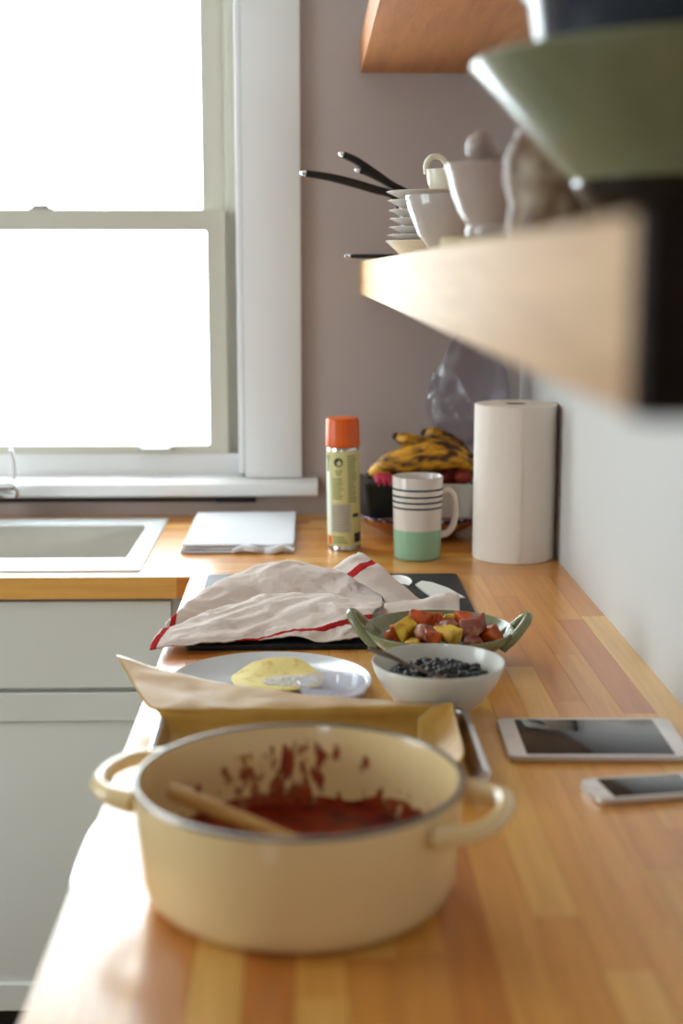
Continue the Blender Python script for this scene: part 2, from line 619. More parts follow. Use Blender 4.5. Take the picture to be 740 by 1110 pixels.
def towel_material(name, stripes):
    """white weave, red stripes along u at the given v bands"""
    m = bpy.data.materials.new(name)
    m.use_nodes = True
    nt = m.node_tree
    b = nt.nodes['Principled BSDF']
    b.inputs['Roughness'].default_value = 0.95
    b.inputs['Specular IOR Level'].default_value = 0.1
    uv = nt.nodes.new('ShaderNodeUVMap')
    sp = nt.nodes.new('ShaderNodeSeparateXYZ')
    nt.links.new(uv.outputs[0], sp.inputs[0])
    prev = None
    for (ax, c, w, sl) in stripes:
        ma = nt.nodes.new('ShaderNodeMath')      # stripe coordinate, slanted by the other axis
        ma.operation = 'MULTIPLY_ADD'
        ma.inputs[1].default_value = sl
        nt.links.new(sp.outputs[1 - ax], ma.inputs[0])
        nt.links.new(sp.outputs[ax], ma.inputs[2])
        d = nt.nodes.new('ShaderNodeMath')
        d.operation = 'COMPARE'
        d.inputs[1].default_value = c
        d.inputs[2].default_value = w
        nt.links.new(ma.outputs[0], d.inputs[0])
        if prev is None:
            prev = d
        else:
            a = nt.nodes.new('ShaderNodeMath')
            a.operation = 'MAXIMUM'
            nt.links.new(prev.outputs[0], a.inputs[0])
            nt.links.new(d.outputs[0], a.inputs[1])
            prev = a
    mx = nt.nodes.new('ShaderNodeMix')
    mx.data_type = 'RGBA'
    mx.inputs[6].default_value = lin(220, 206, 198)
    mx.inputs[7].default_value = lin(178, 40, 44)
    if prev:
        nt.links.new(prev.outputs[0], mx.inputs[0])
    else:
        mx.inputs[0].default_value = 0
    nt.links.new(mx.outputs[2], b.inputs['Base Color'])
    tc = nt.nodes.new('ShaderNodeTexCoord')
    nz = nt.nodes.new('ShaderNodeTexNoise')
    nz.inputs['Scale'].default_value = 130
    nz.inputs['Detail'].default_value = 6
    nt.links.new(tc.outputs['Object'], nz.inputs[0])
    bp = nt.nodes.new('ShaderNodeBump')
    bp.inputs['Strength'].default_value = 0.5
    bp.inputs['Distance'].default_value = 0.003
    nt.links.new(nz.outputs[0], bp.inputs['Height'])
    nt.links.new(bp.outputs[0], b.inputs['Normal'])
    return m


# ------------------------------------------------------------------ the room
WY = 3.035      # face of the window wall
WX = 0.451      # face of the right wall
FZ = -0.92
CZ = 1.56
LX, RY = -2.6, -2.4   # left wall, rear wall
WT = 0.16

structure(link('floor', box_mesh(LX - WT, WX + WT, RY - WT, WY + WT, FZ - 0.1, FZ), M['floor']), 'dark wooden kitchen floor')
structure(link('ceiling', box_mesh(LX - WT, WX + WT, RY - WT, WY + WT, CZ, CZ + 0.1), M['ceiling']), 'white ceiling')

# window opening of the window wall
OX0, OX1, OZ0, OZ1 = -0.985, -0.137, 0.07, 1.31
bm = bmesh.new()
add_box(bm, LX - WT, OX0, WY, WY + WT, FZ, CZ)
add_box(bm, OX1, WX + WT, WY, WY + WT, FZ, CZ)
add_box(bm, OX0, OX1, WY, WY + WT, FZ, OZ0)
add_box(bm, OX0, OX1, WY, WY + WT, OZ1, CZ)
structure(link('wall_back', done(bm, 'wall'), M['wall'], smooth=False), 'grey painted wall with the window')
structure(link('wall_right', box_mesh(WX, WX + WT, RY - WT, WY, FZ, CZ), M['wall_lit'], smooth=False), 'grey wall along the worktop with window light in its paint')
bm = bmesh.new()
QX0, QX1, QZ0, QZ1 = -1.55, -1.0, 0.3, 1.2
add_box(bm, LX - WT, QX0, RY - WT, RY, FZ, CZ)
add_box(bm, QX1, WX, RY - WT, RY, FZ, CZ)
add_box(bm, QX0, QX1, RY - WT, RY, FZ, QZ0)
add_box(bm, QX0, QX1, RY - WT, RY, QZ1, CZ)
structure(link('wall_rear', done(bm, 'wall'), M['rear'], smooth=False), 'painted wall behind the viewer')
w3 = bpy.data.objects.new('fill_window_rear', None)  # unseen window, added to bring fill from behind
COL.objects.link(w3)
structure(w3, 'window added behind the viewer for fill light')
bm = bmesh.new()
for (a, b_, c, d) in ((QX0, QX0 + 0.05, QZ0, QZ1), (QX1 - 0.05, QX1, QZ0, QZ1), (QX0, QX1, QZ0, QZ0 + 0.05), (QX0, QX1, QZ1 - 0.05, QZ1)):
    add_box(bm, a, b_, RY - 0.10, RY - 0.05, c, d)
link('fill_window_frame', done(bm, 'frame'), M['trim'], w3, smooth=False)
link('pane', box_mesh(QX0 + 0.05, QX1 - 0.05, RY - 0.078, RY - 0.074, QZ0 + 0.05, QZ1 - 0.05), M['pane'], w3, smooth=False)
# left wall with an opening for the added fill window
bm = bmesh.new()
LY0, LY1, LZ0, LZ1 = 0.88, 2.12, -0.12, 1.28
add_box(bm, LX - WT, LX, RY, LY0, FZ, CZ)
add_box(bm, LX - WT, LX, LY1, WY, FZ, CZ)
add_box(bm, LX - WT, LX, LY0, LY1, FZ, LZ0)
add_box(bm, LX - WT, LX, LY0, LY1, LZ1, CZ)
structure(link('wall_left', done(bm, 'wall'), M['wall'], smooth=False), 'painted wall opposite the worktop')
w2 = bpy.data.objects.new('fill_window_left', None)  # unseen window, added to bring fill from the left
COL.objects.link(w2)
structure(w2, 'wide window added opposite the worktop for fill light')
bm = bmesh.new()
fx0, fx1 = LX - 0.10, LX - 0.05
for (a, b_, c, d) in ((LY0, LY0 + 0.06, LZ0, LZ1), (LY1 - 0.06, LY1, LZ0, LZ1), (LY0, LY1, LZ0, LZ0 + 0.06), (LY0, LY1, LZ1 - 0.06, LZ1),
                      ((LY0 + LY1) / 2 - 0.03, (LY0 + LY1) / 2 + 0.03, LZ0, LZ1)):
    add_box(bm, fx0, fx1, a, b_, c, d)
link('fill_window_frame', done(bm, 'frame'), M['trim'], w2, smooth=False)
for a, b_ in ((LY0 + 0.06, (LY0 + LY1) / 2 - 0.03), ((LY0 + LY1) / 2 + 0.03, LY1 - 0.06)):
    link('pane', box_mesh(LX - 0.078, LX - 0.074, a, b_, LZ0 + 0.06, LZ1 - 0.06), M['pane'], w2, smooth=False)

# ---- the double-hung window
win = bpy.data.objects.new('window_1', None)
COL.objects.link(win)
win.location = (0, WY, 0)
structure(win, 'white double hung window over the sink')
# local y: 0 = wall face, + outwards
GC = -0.561                     # centre line of the window


def wbox(name, x0, x1, y0, y1, z0, z1, m, par=win, bev=0.0015):
    return link(name, box_mesh(x0, x1, y0, y1, z0, z1, bev), m, par)


wbox('casing', -0.136, -0.0155, -0.02, 0.0, 0.0825, 1.42, M['trim'])
wbox('casing', 2 * GC + 0.0155, 2 * GC + 0.136, -0.02, 0.0, 0.0825, 1.42, M['trim'])
wbox('casing', -0.986, -0.136, -0.02, 0.0, 1.30, 1.42, M['trim'])
wbox('casing_bead', -0.150, -0.137, -0.012, 0.03, 0.09, 1.31, M['trim'], bev=0.004)
wbox('casing_bead', 2 * GC + 0.137, 2 * GC + 0.150, -0.012, 0.03, 0.09, 1.31, M['trim'], bev=0.004)
wbox('jamb', -0.152, -0.137, 0.03, WT, 0.07, 1.31, M['trim'])
wbox('jamb', 2 * GC + 0.137, 2 * GC + 0.152, 0.03, WT, 0.07, 1.31, M['trim'])
wbox('parting_stop', -0.176, -0.152, 0.062, 0.074, 0.09, 1.31, M['sash'])
# stool (inner sill) with rounded nose, and the sloping piece behind it
bm = bmesh.new()
prof = [(0.06, 0.045), (-0.042, 0.045), (-0.052, 0.049), (-0.056, 0.060), (-0.052, 0.073), (-0.042, 0.079), (-0.02, 0.081), (0.06, 0.084)]
add_loft(bm, [[(x, y, z) for y, z in prof] for x in (2 * GC - 0.018, 0.018)])
link('sill', done(bm, 'sill'), M['trim'], win)
wbox('sill_riser', -0.985, -0.137, 0.03, 0.15, 0.07, 0.128, M['trim'])


def sash(name, y0, y1, xo, xi, z0, z1, zt, zb):
    """one sash: stiles and rails as a frame around its pane"""
    bm = bmesh.new()
    xl, xil = 2 * GC - xo, 2 * GC - xi
    S = [[(xl, y, z0), (xo, y, z0), (xo, y, z1), (xl, y, z1)] for y in (y0, y1)]
    I = [[(xil, y, zb), (xi, y, zb), (xi, y, zt), (xil, y, zt)] for y in (y0, y1)]
    vs_ = [[bm.verts.new(p) for p in q] for q in (S[0], I[0], I[1], S[1])]
    for a, b_ in zip(vs_, vs_[1:] + vs_[:1]):
        for k in range(4):
            bm.faces.new((a[k], a[(k + 1) % 4], b_[(k + 1) % 4], b_[k]))
    bmesh.ops.bevel(bm, geom=bm.edges[:], offset=0.002, segments=2, affect='EDGES')
    o = link(name, done(bm, name), M['sash'], win)
    ym = (y0 + y1) / 2
    link('pane', box_mesh(xil, xi, ym - 0.002, ym + 0.002, zb, zt), M['pane'], o, smooth=False)
    return o


low = sash('lower_sash', 0.03, 0.062, -0.174, -0.2145, 0.126, 0.645, 0.603, 0.146)
upp = sash('upper_sash', 0.074, 0.106, -0.174, -0.2255, 0.606, 1.30, 1.25, 0.648)
# latch on the meeting rail
bm = bmesh.new()
add_box(bm, -0.588, -0.538, 0.036, 0.056, 0.645, 0.650, 0.001)
add_box(bm, -0.582, -0.546, 0.040, 0.052, 0.650, 0.656, 0.002)
lt = link('latch', done(bm, 'latch'), M['steel'], low)
link('latch_lever', box_mesh(-0.561, -0.557, 0.026, 0.048, 0.648, 0.664, 0.001), M['steel'], lt)
# lift on the bottom rail
for cx in (-0.331, 2 * GC + 0.331):
    bm = bmesh.new()
    add_box(bm, cx - 0.03, cx + 0.03, 0.012, 0.030, 0.138, 0.1425, 0.001)
    add_box(bm, cx - 0.038, cx - 0.028, 0.022, 0.031, 0.134, 0.146, 0.002)
    add_box(bm, cx + 0.028, cx + 0.038, 0.022, 0.031, 0.134, 0.146, 0.002)
    link('sash_lift', done(bm, 'lift'), M['steel'], low)

# black strip under the sill
strip = thing('knife_strip', 'thin black strip fixed to the wall just under the window sill', 'strip', (-0.5, WY, 0.033))
link('bar', box_mesh(-0.42, 0.30, -0.008, 0.0, -0.004, 0.004, 0.001), M['black_strip'], strip)
link('end_block', box_mesh(0.30, 0.385, -0.012, 0.0, -0.005, 0.005, 0.001), M['black_strip'], strip)

# ------------------------------------------------------------------ worktops, of separate staves
unit = box_mesh(-0.5, 0.5, -0.5, 0.5, -0.5, 0.5)
CT = 0.038


def stave(parent, mat, x0, x1, y0, y1, rnd, first={}):
    key = mat.name
    if key not in first:
        me = unit.copy()
        me.materials.append(mat)
        first[key] = me
    o = bpy.data.objects.new('plank', first[key])
    COL.objects.link(o)
    o.parent = parent
    g = 0.00018
    o.scale = (x1 - x0 - 2 * g, y1 - y0 - 2 * g, CT)
    o.location = ((x0 + x1) / 2, (y0 + y1) / 2, -CT / 2 + rnd.uniform(-0.00005, 0.00005))
    return o


EX = -0.2044      # outer edge of the long worktop
JY = 2.3995       # joint between both worktops
NEAR = 0.25
wt1 = thing('butcher_block_worktop', 'long honey coloured butcher block worktop running along the right wall', 'worktop')
rnd = random.Random(11)
rows = 17
wdt = (WX - EX) / rows
for i in range(rows):
    x0 = EX + i * wdt
    y = NEAR
    ln = rnd.uniform(0.08, 0.45)
    while y < JY - 1e-4:
        y1 = min(y + ln, JY)
        if JY - y1 < 0.07:
            y1 = JY
        stave(wt1, M['stave_y'], x0, x0 + wdt, y, y1, rnd)
        y = y1
        ln = rnd.uniform(0.22, 0.62)
link('core', box_mesh(EX + 0.002, WX - 0.001, NEAR + 0.002, JY - 0.001, -CT + 0.002, -0.0012), M['core'], wt1, smooth=False)

SX0, SX1, SY0, SY1 = -1.06, -0.325, 2.50, 2.92      # cut-out for the basin
wt2 = thing('sink_worktop', 'shorter butcher block worktop under the window holding the sink', 'worktop')
rows2 = 16
wd2 = (WY - JY) / rows2
X2 = -1.7
for i in range(rows2):
    y0 = JY + i * wd2
    y1 = y0 + wd2
    spans = [(X2, WX)]
    if y1 > SY0 and y0 < SY1:
        spans = [(X2, SX0), (SX1, WX)]
    for (a, b_) in spans:
        x = a
        ln = rnd.uniform(0.1, 0.5)
        while x < b_ - 1e-4:
            xx = min(x + ln, b_)
            if b_ - xx < 0.07:
                xx = b_
            stave(wt2, M['stave_x'], x, xx, y0, y1, rnd)
            x = xx
            ln = rnd.uniform(0.25, 0.7)
bm = bmesh.new()
for (a, b_, c, d) in ((X2, SX0 - 0.001, JY, WY), (SX1 + 0.001, WX, JY, WY), (SX0, SX1, JY, SY0 - 0.04), (SX0, SX1, SY1 + 0.04, WY)):
    add_box(bm, a + 0.001, b_ - 0.001, c + 0.001, d - 0.001, -CT + 0.002, -0.0012)
link('core', done(bm, 'core'), M['core'], wt2, smooth=False)

# ------------------------------------------------------------------ sink and tap
sk = thing('kitchen_sink', 'stainless steel drop in sink with flat rim below the window', 'sink', (0, 0, 0))


def rr(x0, x1, y0, y1, r, z, seg=6):
    return [(x + (x0 + x1) / 2, y + (y0 + y1) / 2, z) for x, y in rounded_rect(x1 - x0, y1 - y0, r, seg)]


bm = bmesh.new()
add_loft(bm, [rr(-1.09, -0.297, 2.442, 2.975, 0.004, 0.0002), rr(-1.09, -0.297, 2.442, 2.975, 0.004, 0.003), rr(-1.087, -0.300, 2.445, 2.972, 0.004, 0.0045),
              rr(-1.056, -0.331, 2.547, 2.898, 0.008, 0.0045), rr(-1.053, -0.334, 2.550, 2.895, 0.008, 0.001)], close=False)
link('sink_rim', done(bm, 'rim'), M['sink_rim'], sk)
bm = bmesh.new()
add_loft(bm, [rr(-1.053, -0.334, 2.550, 2.895, 0.008, 0.001), rr(-1.05, -0.337, 2.553, 2.892, 0.01, -0.17), rr(-1.04, -0.347, 2.563, 2.882, 0.015, -0.185)], close=False)
vs_ = [v for v in bm.verts if abs(v.co.z + 0.185) < 1e-5]
bm.faces.new(vs_)
for f in bm.faces:
    f.normal_flip()
me = bpy.data.meshes.new('basin')
bm.to_mesh(me)
bm.free()
o = link('basin', me, M['basin'], sk)
md = o.modifiers.new('shell', 'SOLIDIFY')
md.thickness = 0.0012
link('drain', lathe([(0, -0.1835), (0.03, -0.1835), (0.042, -0.1845), (0.044, -0.1848)], 24), M['steel'], sk, (-0.69, 2.72, 0))

fa = thing('kitchen_faucet', 'chrome tap with upright lever behind the sink at the left edge', 'faucet', (-0.68, 2.945, 0.0045))
link('base', lathe([(0, 0), (0.027, 0), (0.027, 0.006), (0.02, 0.012), (0.018, 0.05), (0, 0.05)], 24), M['chrome'], fa)
bm = bmesh.new()
add_tube(bm, [(-0.05, 0, 0.066), (-0.045, 0, 0.066), (0.045, 0, 0.066), (0.05, 0, 0.066), (0.068, 0, 0.066), (0.072, 0, 0.066)], [0.014, 0.018, 0.018, 0.0195, 0.0195, 0.016], 20)
link('body', done(bm, 'body'), M['chrome'], fa)
bm = bmesh.new()
add_tube(bm, spline([(-0.03, 0, 0.075), (-0.05, -0.01, 0.14), (-0.07, -0.08, 0.17), (-0.085, -0.15, 0.13), (-0.088, -0.17, 0.06)], 8), 0.010, 14)
link('spout', done(bm, 'spout'), M['chrome'], fa)
bm = bmesh.new()
add_tube(bm, spline([(0.062, 0, 0.078), (0.068, 0, 0.10), (0.068, -0.002, 0.125), (0.063, -0.006, 0.15)], 6), [0.0035, 0.004, 0.0045, 0.005], 10)
link('lever', done(bm, 'lever'), M['trim'], fa)

# ------------------------------------------------------------------ base cabinets


def shaker(name, parent, w, h, loc, rz, mat, fr=0.053, t=0.019, panel=True):
    """front panel lying in the local xz plane, its face towards local -y; origin bottom left"""
    bm = bmesh.new()
    if panel:
        secs = []
        for (ins, y) in ((0, 0), (0, -t + 0.0015), (0.0015, -t), (fr - 0.003, -t), (fr, -t + 0.009), (fr + 0.044, -t + 0.001)):
            secs.append([(ins, y, ins), (w - ins, y, ins), (w - ins, y, h - ins), (ins, y, h - ins)])
        add_loft(bm, secs)
    else:
        add_box(bm, 0, w, -t, 0, 0, h, 0.0015)
    return link(name, done(bm, name), mat, parent, loc, (0, 0, rz), ang=20)


def bow_handle(parent, loc, rz, w=0.16, out=0.03, name='handle'):
    pts = spline([(-w / 2, 0, 0), (-w / 2 + 0.012, -out * 0.55, 0), (-w / 4, -out * 0.93, 0), (0, -out, 0), (w / 4, -out * 0.93, 0), (w / 2 - 0.012, -out * 0.55, 0), (w / 2, 0, 0)], 6)
    return link(name, tube(pts, 0.0055, 10), M['steel'], parent, loc, (0, 0, rz))


KZ = FZ + 0.112


# sink unit: fronts face -Y
c1 = thing('sink_base_cabinet', 'white panelled base cabinet under the sink', 'cabinet', (-1.16, 2.43, KZ))
link('body', box_mesh(0, 0.955, 0.001, 0.59, 0, -CT - KZ - 0.002 - 0.15), M['cab'], c1, smooth=False)
link('body_rail', box_mesh(0, 0.955, 0.001, 0.07, -CT - KZ - 0.16, -CT - KZ - 0.002), M['cab'], c1, smooth=False)
dw = 0.458
for i in range(2):
    x = 0.001 + i * (dw + 0.003)
    d = shaker('door', c1, dw, -0.2095 - KZ, (x, 0, 0), 0, M['cab'])
    dr = shaker('drawer_front', c1, dw, 0.155, (x, 0, -0.2005 - KZ), 0, M['cab'], panel=False)
link('toe_kick', box_mesh(0, 0.96, 0.06, 0.075, FZ - KZ, 0), M['kick'], c1, smooth=False)

# units under the long worktop: fronts face -X
units = [(0.30, 1.02), (1.023, 1.75), (1.753, 2.395)]
labs = ['white base cabinet under the near end of the long worktop', 'white base cabinet with a steel bow handle below the cream pot',
        'white corner base cabinet under the slate board end of the worktop']
for (a, b_), lb in zip(units, labs):
    c = thing('base_cabinet', lb, 'cabinet', (-0.166, a, KZ))
    link('body', box_mesh(0.0, WX + 0.164, 0, b_ - a, 0, -CT - KZ - 0.002), M['cab'], c, smooth=False)
    link('toe_kick', box_mesh(0.05, 0.065, 0, b_ - a, FZ - KZ, 0), M['kick'], c, smooth=False)
    w = b_ - a - 0.004
    d = shaker('door', c, w, -0.2095 - KZ, (0, w + 0.002, 0), -PI / 2, M['cab'])
    dr = shaker('drawer_front', c, w, 0.150, (0, w + 0.002, -0.2025 - KZ), -PI / 2, M['cab'], panel=False)
    if lb == labs[1]:
        bow_handle(dr, (w * 0.5, -0.019, 0.128), 0, 0.32, 0.050)
    else:
        bow_handle(dr, (w * 0.5, -0.019, 0.075), 0, 0.16, 0.018)
    bow_handle(d, (w * 0.5, -0.019, 0.54), 0, 0.16, 0.018)

# ------------------------------------------------------------------ shelves
SFX, SNY = 0.1085, 0.462
SZ0, SZ1 = 0.471, 0.539


def shelf(name, label, z0, z1, wood):
    s = thing(name, label, 'shelf', (0, 0, 0))
    bm = bmesh.new()
    add_box(bm, SFX, WX, SNY + 0.02, WY, z0, z1, 0.0015)
    link('board', done(bm, 'board'), M[wood], s)
    link('shaded_end', box_mesh(SFX, WX, SNY, SNY + 0.02, z0, z1, 0.0006), M['end_shade'], s)  # end slice of the board, coloured dark as its shade
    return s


shelf('floating_shelf', 'thick lower wooden shelf on the right wall carrying bowls and cups', SZ0, SZ1, 'shelf')
shelf('floating_shelf', 'thick upper wooden shelf whose underside shows at the top edge', 0.9205, 0.9885, 'shelf_shaded')

# ------------------------------------------------------------------ the pot
pot = thing('dutch_oven', 'cream enamelled round pot with two loop handles in the foreground', 'pot', (-0.0095, 1.14, 0), math.radians(-18))
PR, PH = 0.139, 0.103
link('body', lathe([(0, 0.0), (0.112, 0.0), (0.121, 0.003), (0.1285, 0.010), (0.132, 0.022), (0.1355, 0.06), (0.1385, PH - 0.004), (0.1375, PH - 0.001),
                    (0.1345, PH - 0.001), (0.1330, PH - 0.006), (0.1305, 0.06), (0.127, 0.026), (0.121, 0.013), (0.110, 0.007), (0, 0.006)], 96), M['cream_enamel'], pot)
link('rim', lathe([(0.1337, PH - 0.0012), (0.1345, PH + 0.0005), (0.1375, PH + 0.0005), (0.1387, PH - 0.0025)], 96), M['rim_steel'], pot)
for s in (-1, 1):
    hp = spline([(s * 0.128, -0.052, 0.084), (s * 0.150, -0.049, 0.086), (s * 0.166, -0.036, 0.088), (s * 0.173, -0.012, 0.089), (s * 0.173, 0.012, 0.089), (s * 0.166, 0.036, 0.088),
                 (s * 0.150, 0.049, 0.086), (s * 0.128, 0.052, 0.084)], 6)
    link('handle', tube(hp, [0.0115, 0.0085, 0.0078, 0.0078, 0.0085, 0.0115], 14, flat=(1.0, 0.9)), M['cream_enamel'], pot)
# sauce: its own thing in the pot
sc = thing('tomato_sauce', 'red tomato sauce left in the bottom of the cream pot', 'sauce', (-0.0095, 1.14, 0))


def swob(a, r, z):
    return 0.004 * math.sin(3 * a + 1) * (1 if r > 0.1 else 0)


link('pool', lathe([(0, 0.0245), (0.03, 0.026), (0.055, 0.0238), (0.08, 0.026), (0.10, 0.0248), (0.119, 0.0262), (0.1258, 0.0285), (0.1262, 0.0275), (0.119, 0.0138), (0.105, 0.0082), (0, 0.0075)], 64, wob=lambda a, r, z: 0.004 * math.sin(5 * a + r * 60) if 0.02 < r < 0.11 else 0), M['sauce'], sc)


def splash(a0, a1, z0, z1, seed, irreg=0.5, n=26, mat='sauce_dry'):
    """smear on the inside of the pot wall, irregular edge"""
    bm = bmesh.new()
    lo, hi = [], []

    def pr(z):
        zs = [(0.013, 0.1215), (0.026, 0.1268), (0.06, 0.1303), (0.1, 0.1332)]
        for (za, ra), (zb, rb) in zip(zs, zs[1:]):
            if z <= zb:
                return ra + (rb - ra) * max(0, z - za) / (zb - za) - 0.0004
        return zs[-1][1]
    rows_ = 10
    V = []
    for i in range(n + 1):
        a = a0 + (a1 - a0) * i / n
        e = max(0.0, math.sin(PI * i / n)) ** 0.5
        top = z0 + (z1 - z0) * e * (1 - irreg * (0.5 + 0.9 * noise.noise(Vector((i * 0.33, seed, 0)))))
        V.append([bm.verts.new((pr(z) * math.cos(a), pr(z) * math.sin(a), z)) for z in [z0 + (max(top, z0 + 1e-4) - z0) * k / rows_ for k in range(rows_ + 1)]])
    for i in range(n):
        for k in range(rows_):
            bm.faces.new((V[i][k], V[i][k + 1], V[i + 1][k + 1], V[i + 1][k]))
    return link('splash', done(bm, 'splash'), M[mat], sc)


def smear_material(name, thr, seed, scale=46, zst=0.45):
    m = bpy.data.materials.new(name)
    m.use_nodes = True
    nt = m.node_tree
    b = nt.nodes['Principled BSDF']
    b.inputs['Roughness'].default_value = 0.35
    tc = nt.nodes.new('ShaderNodeTexCoord')
    mp = nt.nodes.new('ShaderNodeMapping')
    mp.inputs['Scale'].default_value = (1, 1, zst)
    mp.inputs['Location'].default_value = (seed, seed * 2, seed)
    nt.links.new(tc.outputs['Object'], mp.inputs[0])
    nz = nt.nodes.new('ShaderNodeTexNoise')
    nz.inputs['Scale'].default_value = scale
    nz.inputs['Detail'].default_value = 5
    nt.links.new(mp.outputs[0], nz.inputs[0])
    rp = ramp(nt, [(thr - 0.07, (0, 0, 0, 1)), (thr + 0.05, (1, 1, 1, 1))])
    nt.links.new(nz.outputs[0], rp.inputs[0])
    nt.links.new(rp.outputs[0], b.inputs['Alpha'])
    r2 = ramp(nt, [(thr, lin(172, 70, 28)), (thr + 0.15, lin(124, 34, 14))])
    nt.links.new(nz.outputs[0], r2.inputs[0])
    nt.links.new(r2.outputs[0], b.inputs['Base Color'])
    return m


M['smear_a'] = smear_material('sauce_smear_thick', 0.42, 1.3)
M['smear_b'] = smear_material('sauce_smear_thin', 0.61, 4.1, 80, 0.6)
M['smear_c'] = smear_material('sauce_smear_streaks', 0.52, 2.2, 75, 0.3)
splash(math.radians(-10), math.radians(190), 0.0265, 0.040, 3, 0.6, mat='smear_a')
splash(math.radians(84), math.radians(112), 0.0265, 0.100, 5, 0.5, mat='smear_c')
splash(math.radians(90), math.radians(104), 0.0265, 0.070, 15, 0.4, mat='smear_a')
splash(math.radians(15), math.radians(70), 0.0265, 0.048, 25, 0.3, mat='smear_a')
splash(math.radians(20), math.radians(150), 0.0265, 0.092, 9, 0.2, mat='smear_b')

sp = thing('wooden_spoon', 'wooden spoon lying in the sauce of the cream pot', 'spoon', (0, 0, 0))
p0, p1 = Vector((-0.1200, 1.160, 0.0825)), Vector((0.030, 1.093, 0.044))
bm = bmesh.new()
add_tube(bm, [p0.lerp(p1, t) for t in (0, 0.03, 0.3, 0.7, 1)], [0.006, 0.0075, 0.0070, 0.0062, 0.006], 14)
link('handle', done(bm, 'h'), M['spoonwood'], sp)
dv = (p1 - p0).normalized()
bm = bmesh.new()
add_tube(bm, [p1 - dv * 0.004, p1 + dv * 0.012, p1 + dv * 0.03 + Vector((0, 0, 0.006)), p1 + dv * 0.048 + Vector((0, 0, 0.013)), p1 + dv * 0.058 + Vector((0, 0, 0.018))],
         [0.006, 0.013, 0.019, 0.016, 0.006], 14, flat=(1, 0.3))
link('spoon_bowl', done(bm, 'b'), M['spoonwood'], sp)

# ------------------------------------------------------------------ sheet pan and parchment
tx0, tx1, ty0, ty1 = -0.170, 0.181, 1.335, 1.572
tr = thing('sheet_pan', 'silver rimmed baking sheet behind the cream pot', 'baking sheet', ((tx0 + tx1) / 2, (ty0 + ty1) / 2, 0))
tw, td = tx1 - tx0, ty1 - ty0
bm = bmesh.new()
S = []
for ins, z, r in ((0.016, 0.0004, 0.012), (0.006, 0.020, 0.018), (0.0015, 0.0235, 0.02), (0, 0.0215, 0.02), (0.0005, 0.0245, 0.02), (0.003, 0.0258, 0.02), (0.007, 0.0245, 0.018), (0.016, 0.003, 0.012), (0.020, 0.0016, 0.010)):
    S.append([(x, y, z) for x, y in rounded_rect(tw - 2 * ins, td - 2 * ins, r, 6)])
add_loft(bm, S)
link('pan', done(bm, 'pan'), M['tray'], tr)

pp = thing('parchment_paper', 'sheet of brown parchment lining the baking sheet, one corner curling up', 'paper', (0, 0, 0))
cols_x = [-0.158, -0.12, -0.07, -0.01, 0.05, 0.11, 0.152]
net = []
def row(ys, zs, xs=None):
    return [(x, y, z) for x, y, z in zip(xs or cols_x, ys, zs)]
net.append(row([1.352] * 7, [0.006] * 7))
net.append(row([1.44] * 7, [0.005, 0.0045, 0.005, 0.006, 0.0045, 0.005, 0.006]))
net.append(row([1.520, 1.525, 1.528, 1.53, 1.532, 1.535, 1.535], [0.006] * 7))
net.append(row([1.545, 1.546, 1.547, 1.548, 1.549, 1.550, 1.548], [0.028, 0.026, 0.027, 0.027, 0.027, 0.028, 0.028], [-0.170, -0.126, -0.074, -0.012, 0.05, 0.11, 0.150]))
net.append(row([1.558, 1.558, 1.558, 1.557, 1.557, 1.557, 1.554], [0.0335, 0.0325, 0.0315, 0.031, 0.031, 0.031, 0.0305], [-0.185, -0.135, -0.078, -0.014, 0.049, 0.109, 0.150]))
net.append(row([1.640, 1.626, 1.606, 1.590, 1.580, 1.570, 1.562], [0.041, 0.036, 0.0325, 0.031, 0.030, 0.030, 0.030], [-0.214, -0.160, -0.095, -0.024, 0.042, 0.106, 0.150]))
net.append(row([1.712, 1.682, 1.650, 1.622, 1.602, 1.584, 1.571], [0.052, 0.041, 0.034, 0.030, 0.029, 0.029, 0.029], [-0.240, -0.180, -0.110, -0.034, 0.036, 0.103, 0.150]))
me = sheet(net, 8, 8, wr=0.0015, wf=22, seed=3)
o = link('sheet', me, M['parchment'], pp, ang=60)
md = o.modifiers.new('t', 'SOLIDIFY')
md.thickness = 0.0005
# crumpled fold standing at the right side of the pan
net = [[(0.116, 1.40, 0.007), (0.118, 1.46, 0.0065), (0.12, 1.52, 0.008), (0.122, 1.546, 0.02)],
       [(0.140, 1.40, 0.008), (0.140, 1.46, 0.008), (0.142, 1.52, 0.012), (0.142, 1.550, 0.034)],
       [(0.157, 1.40, 0.022), (0.157, 1.46, 0.024), (0.158, 1.52, 0.027), (0.158, 1.550, 0.036)],
       [(0.1595, 1.41, 0.030), (0.160, 1.46, 0.033), (0.161, 1.52, 0.034), (0.162, 1.548, 0.037)]]
me = sheet(net, 6, 6, wr=0.0015, wf=40, seed=8)
o = link('side_fold', me, M['parchment'], pp, ang=60)
md = o.modifiers.new('t', 'SOLIDIFY')
md.thickness = 0.0005

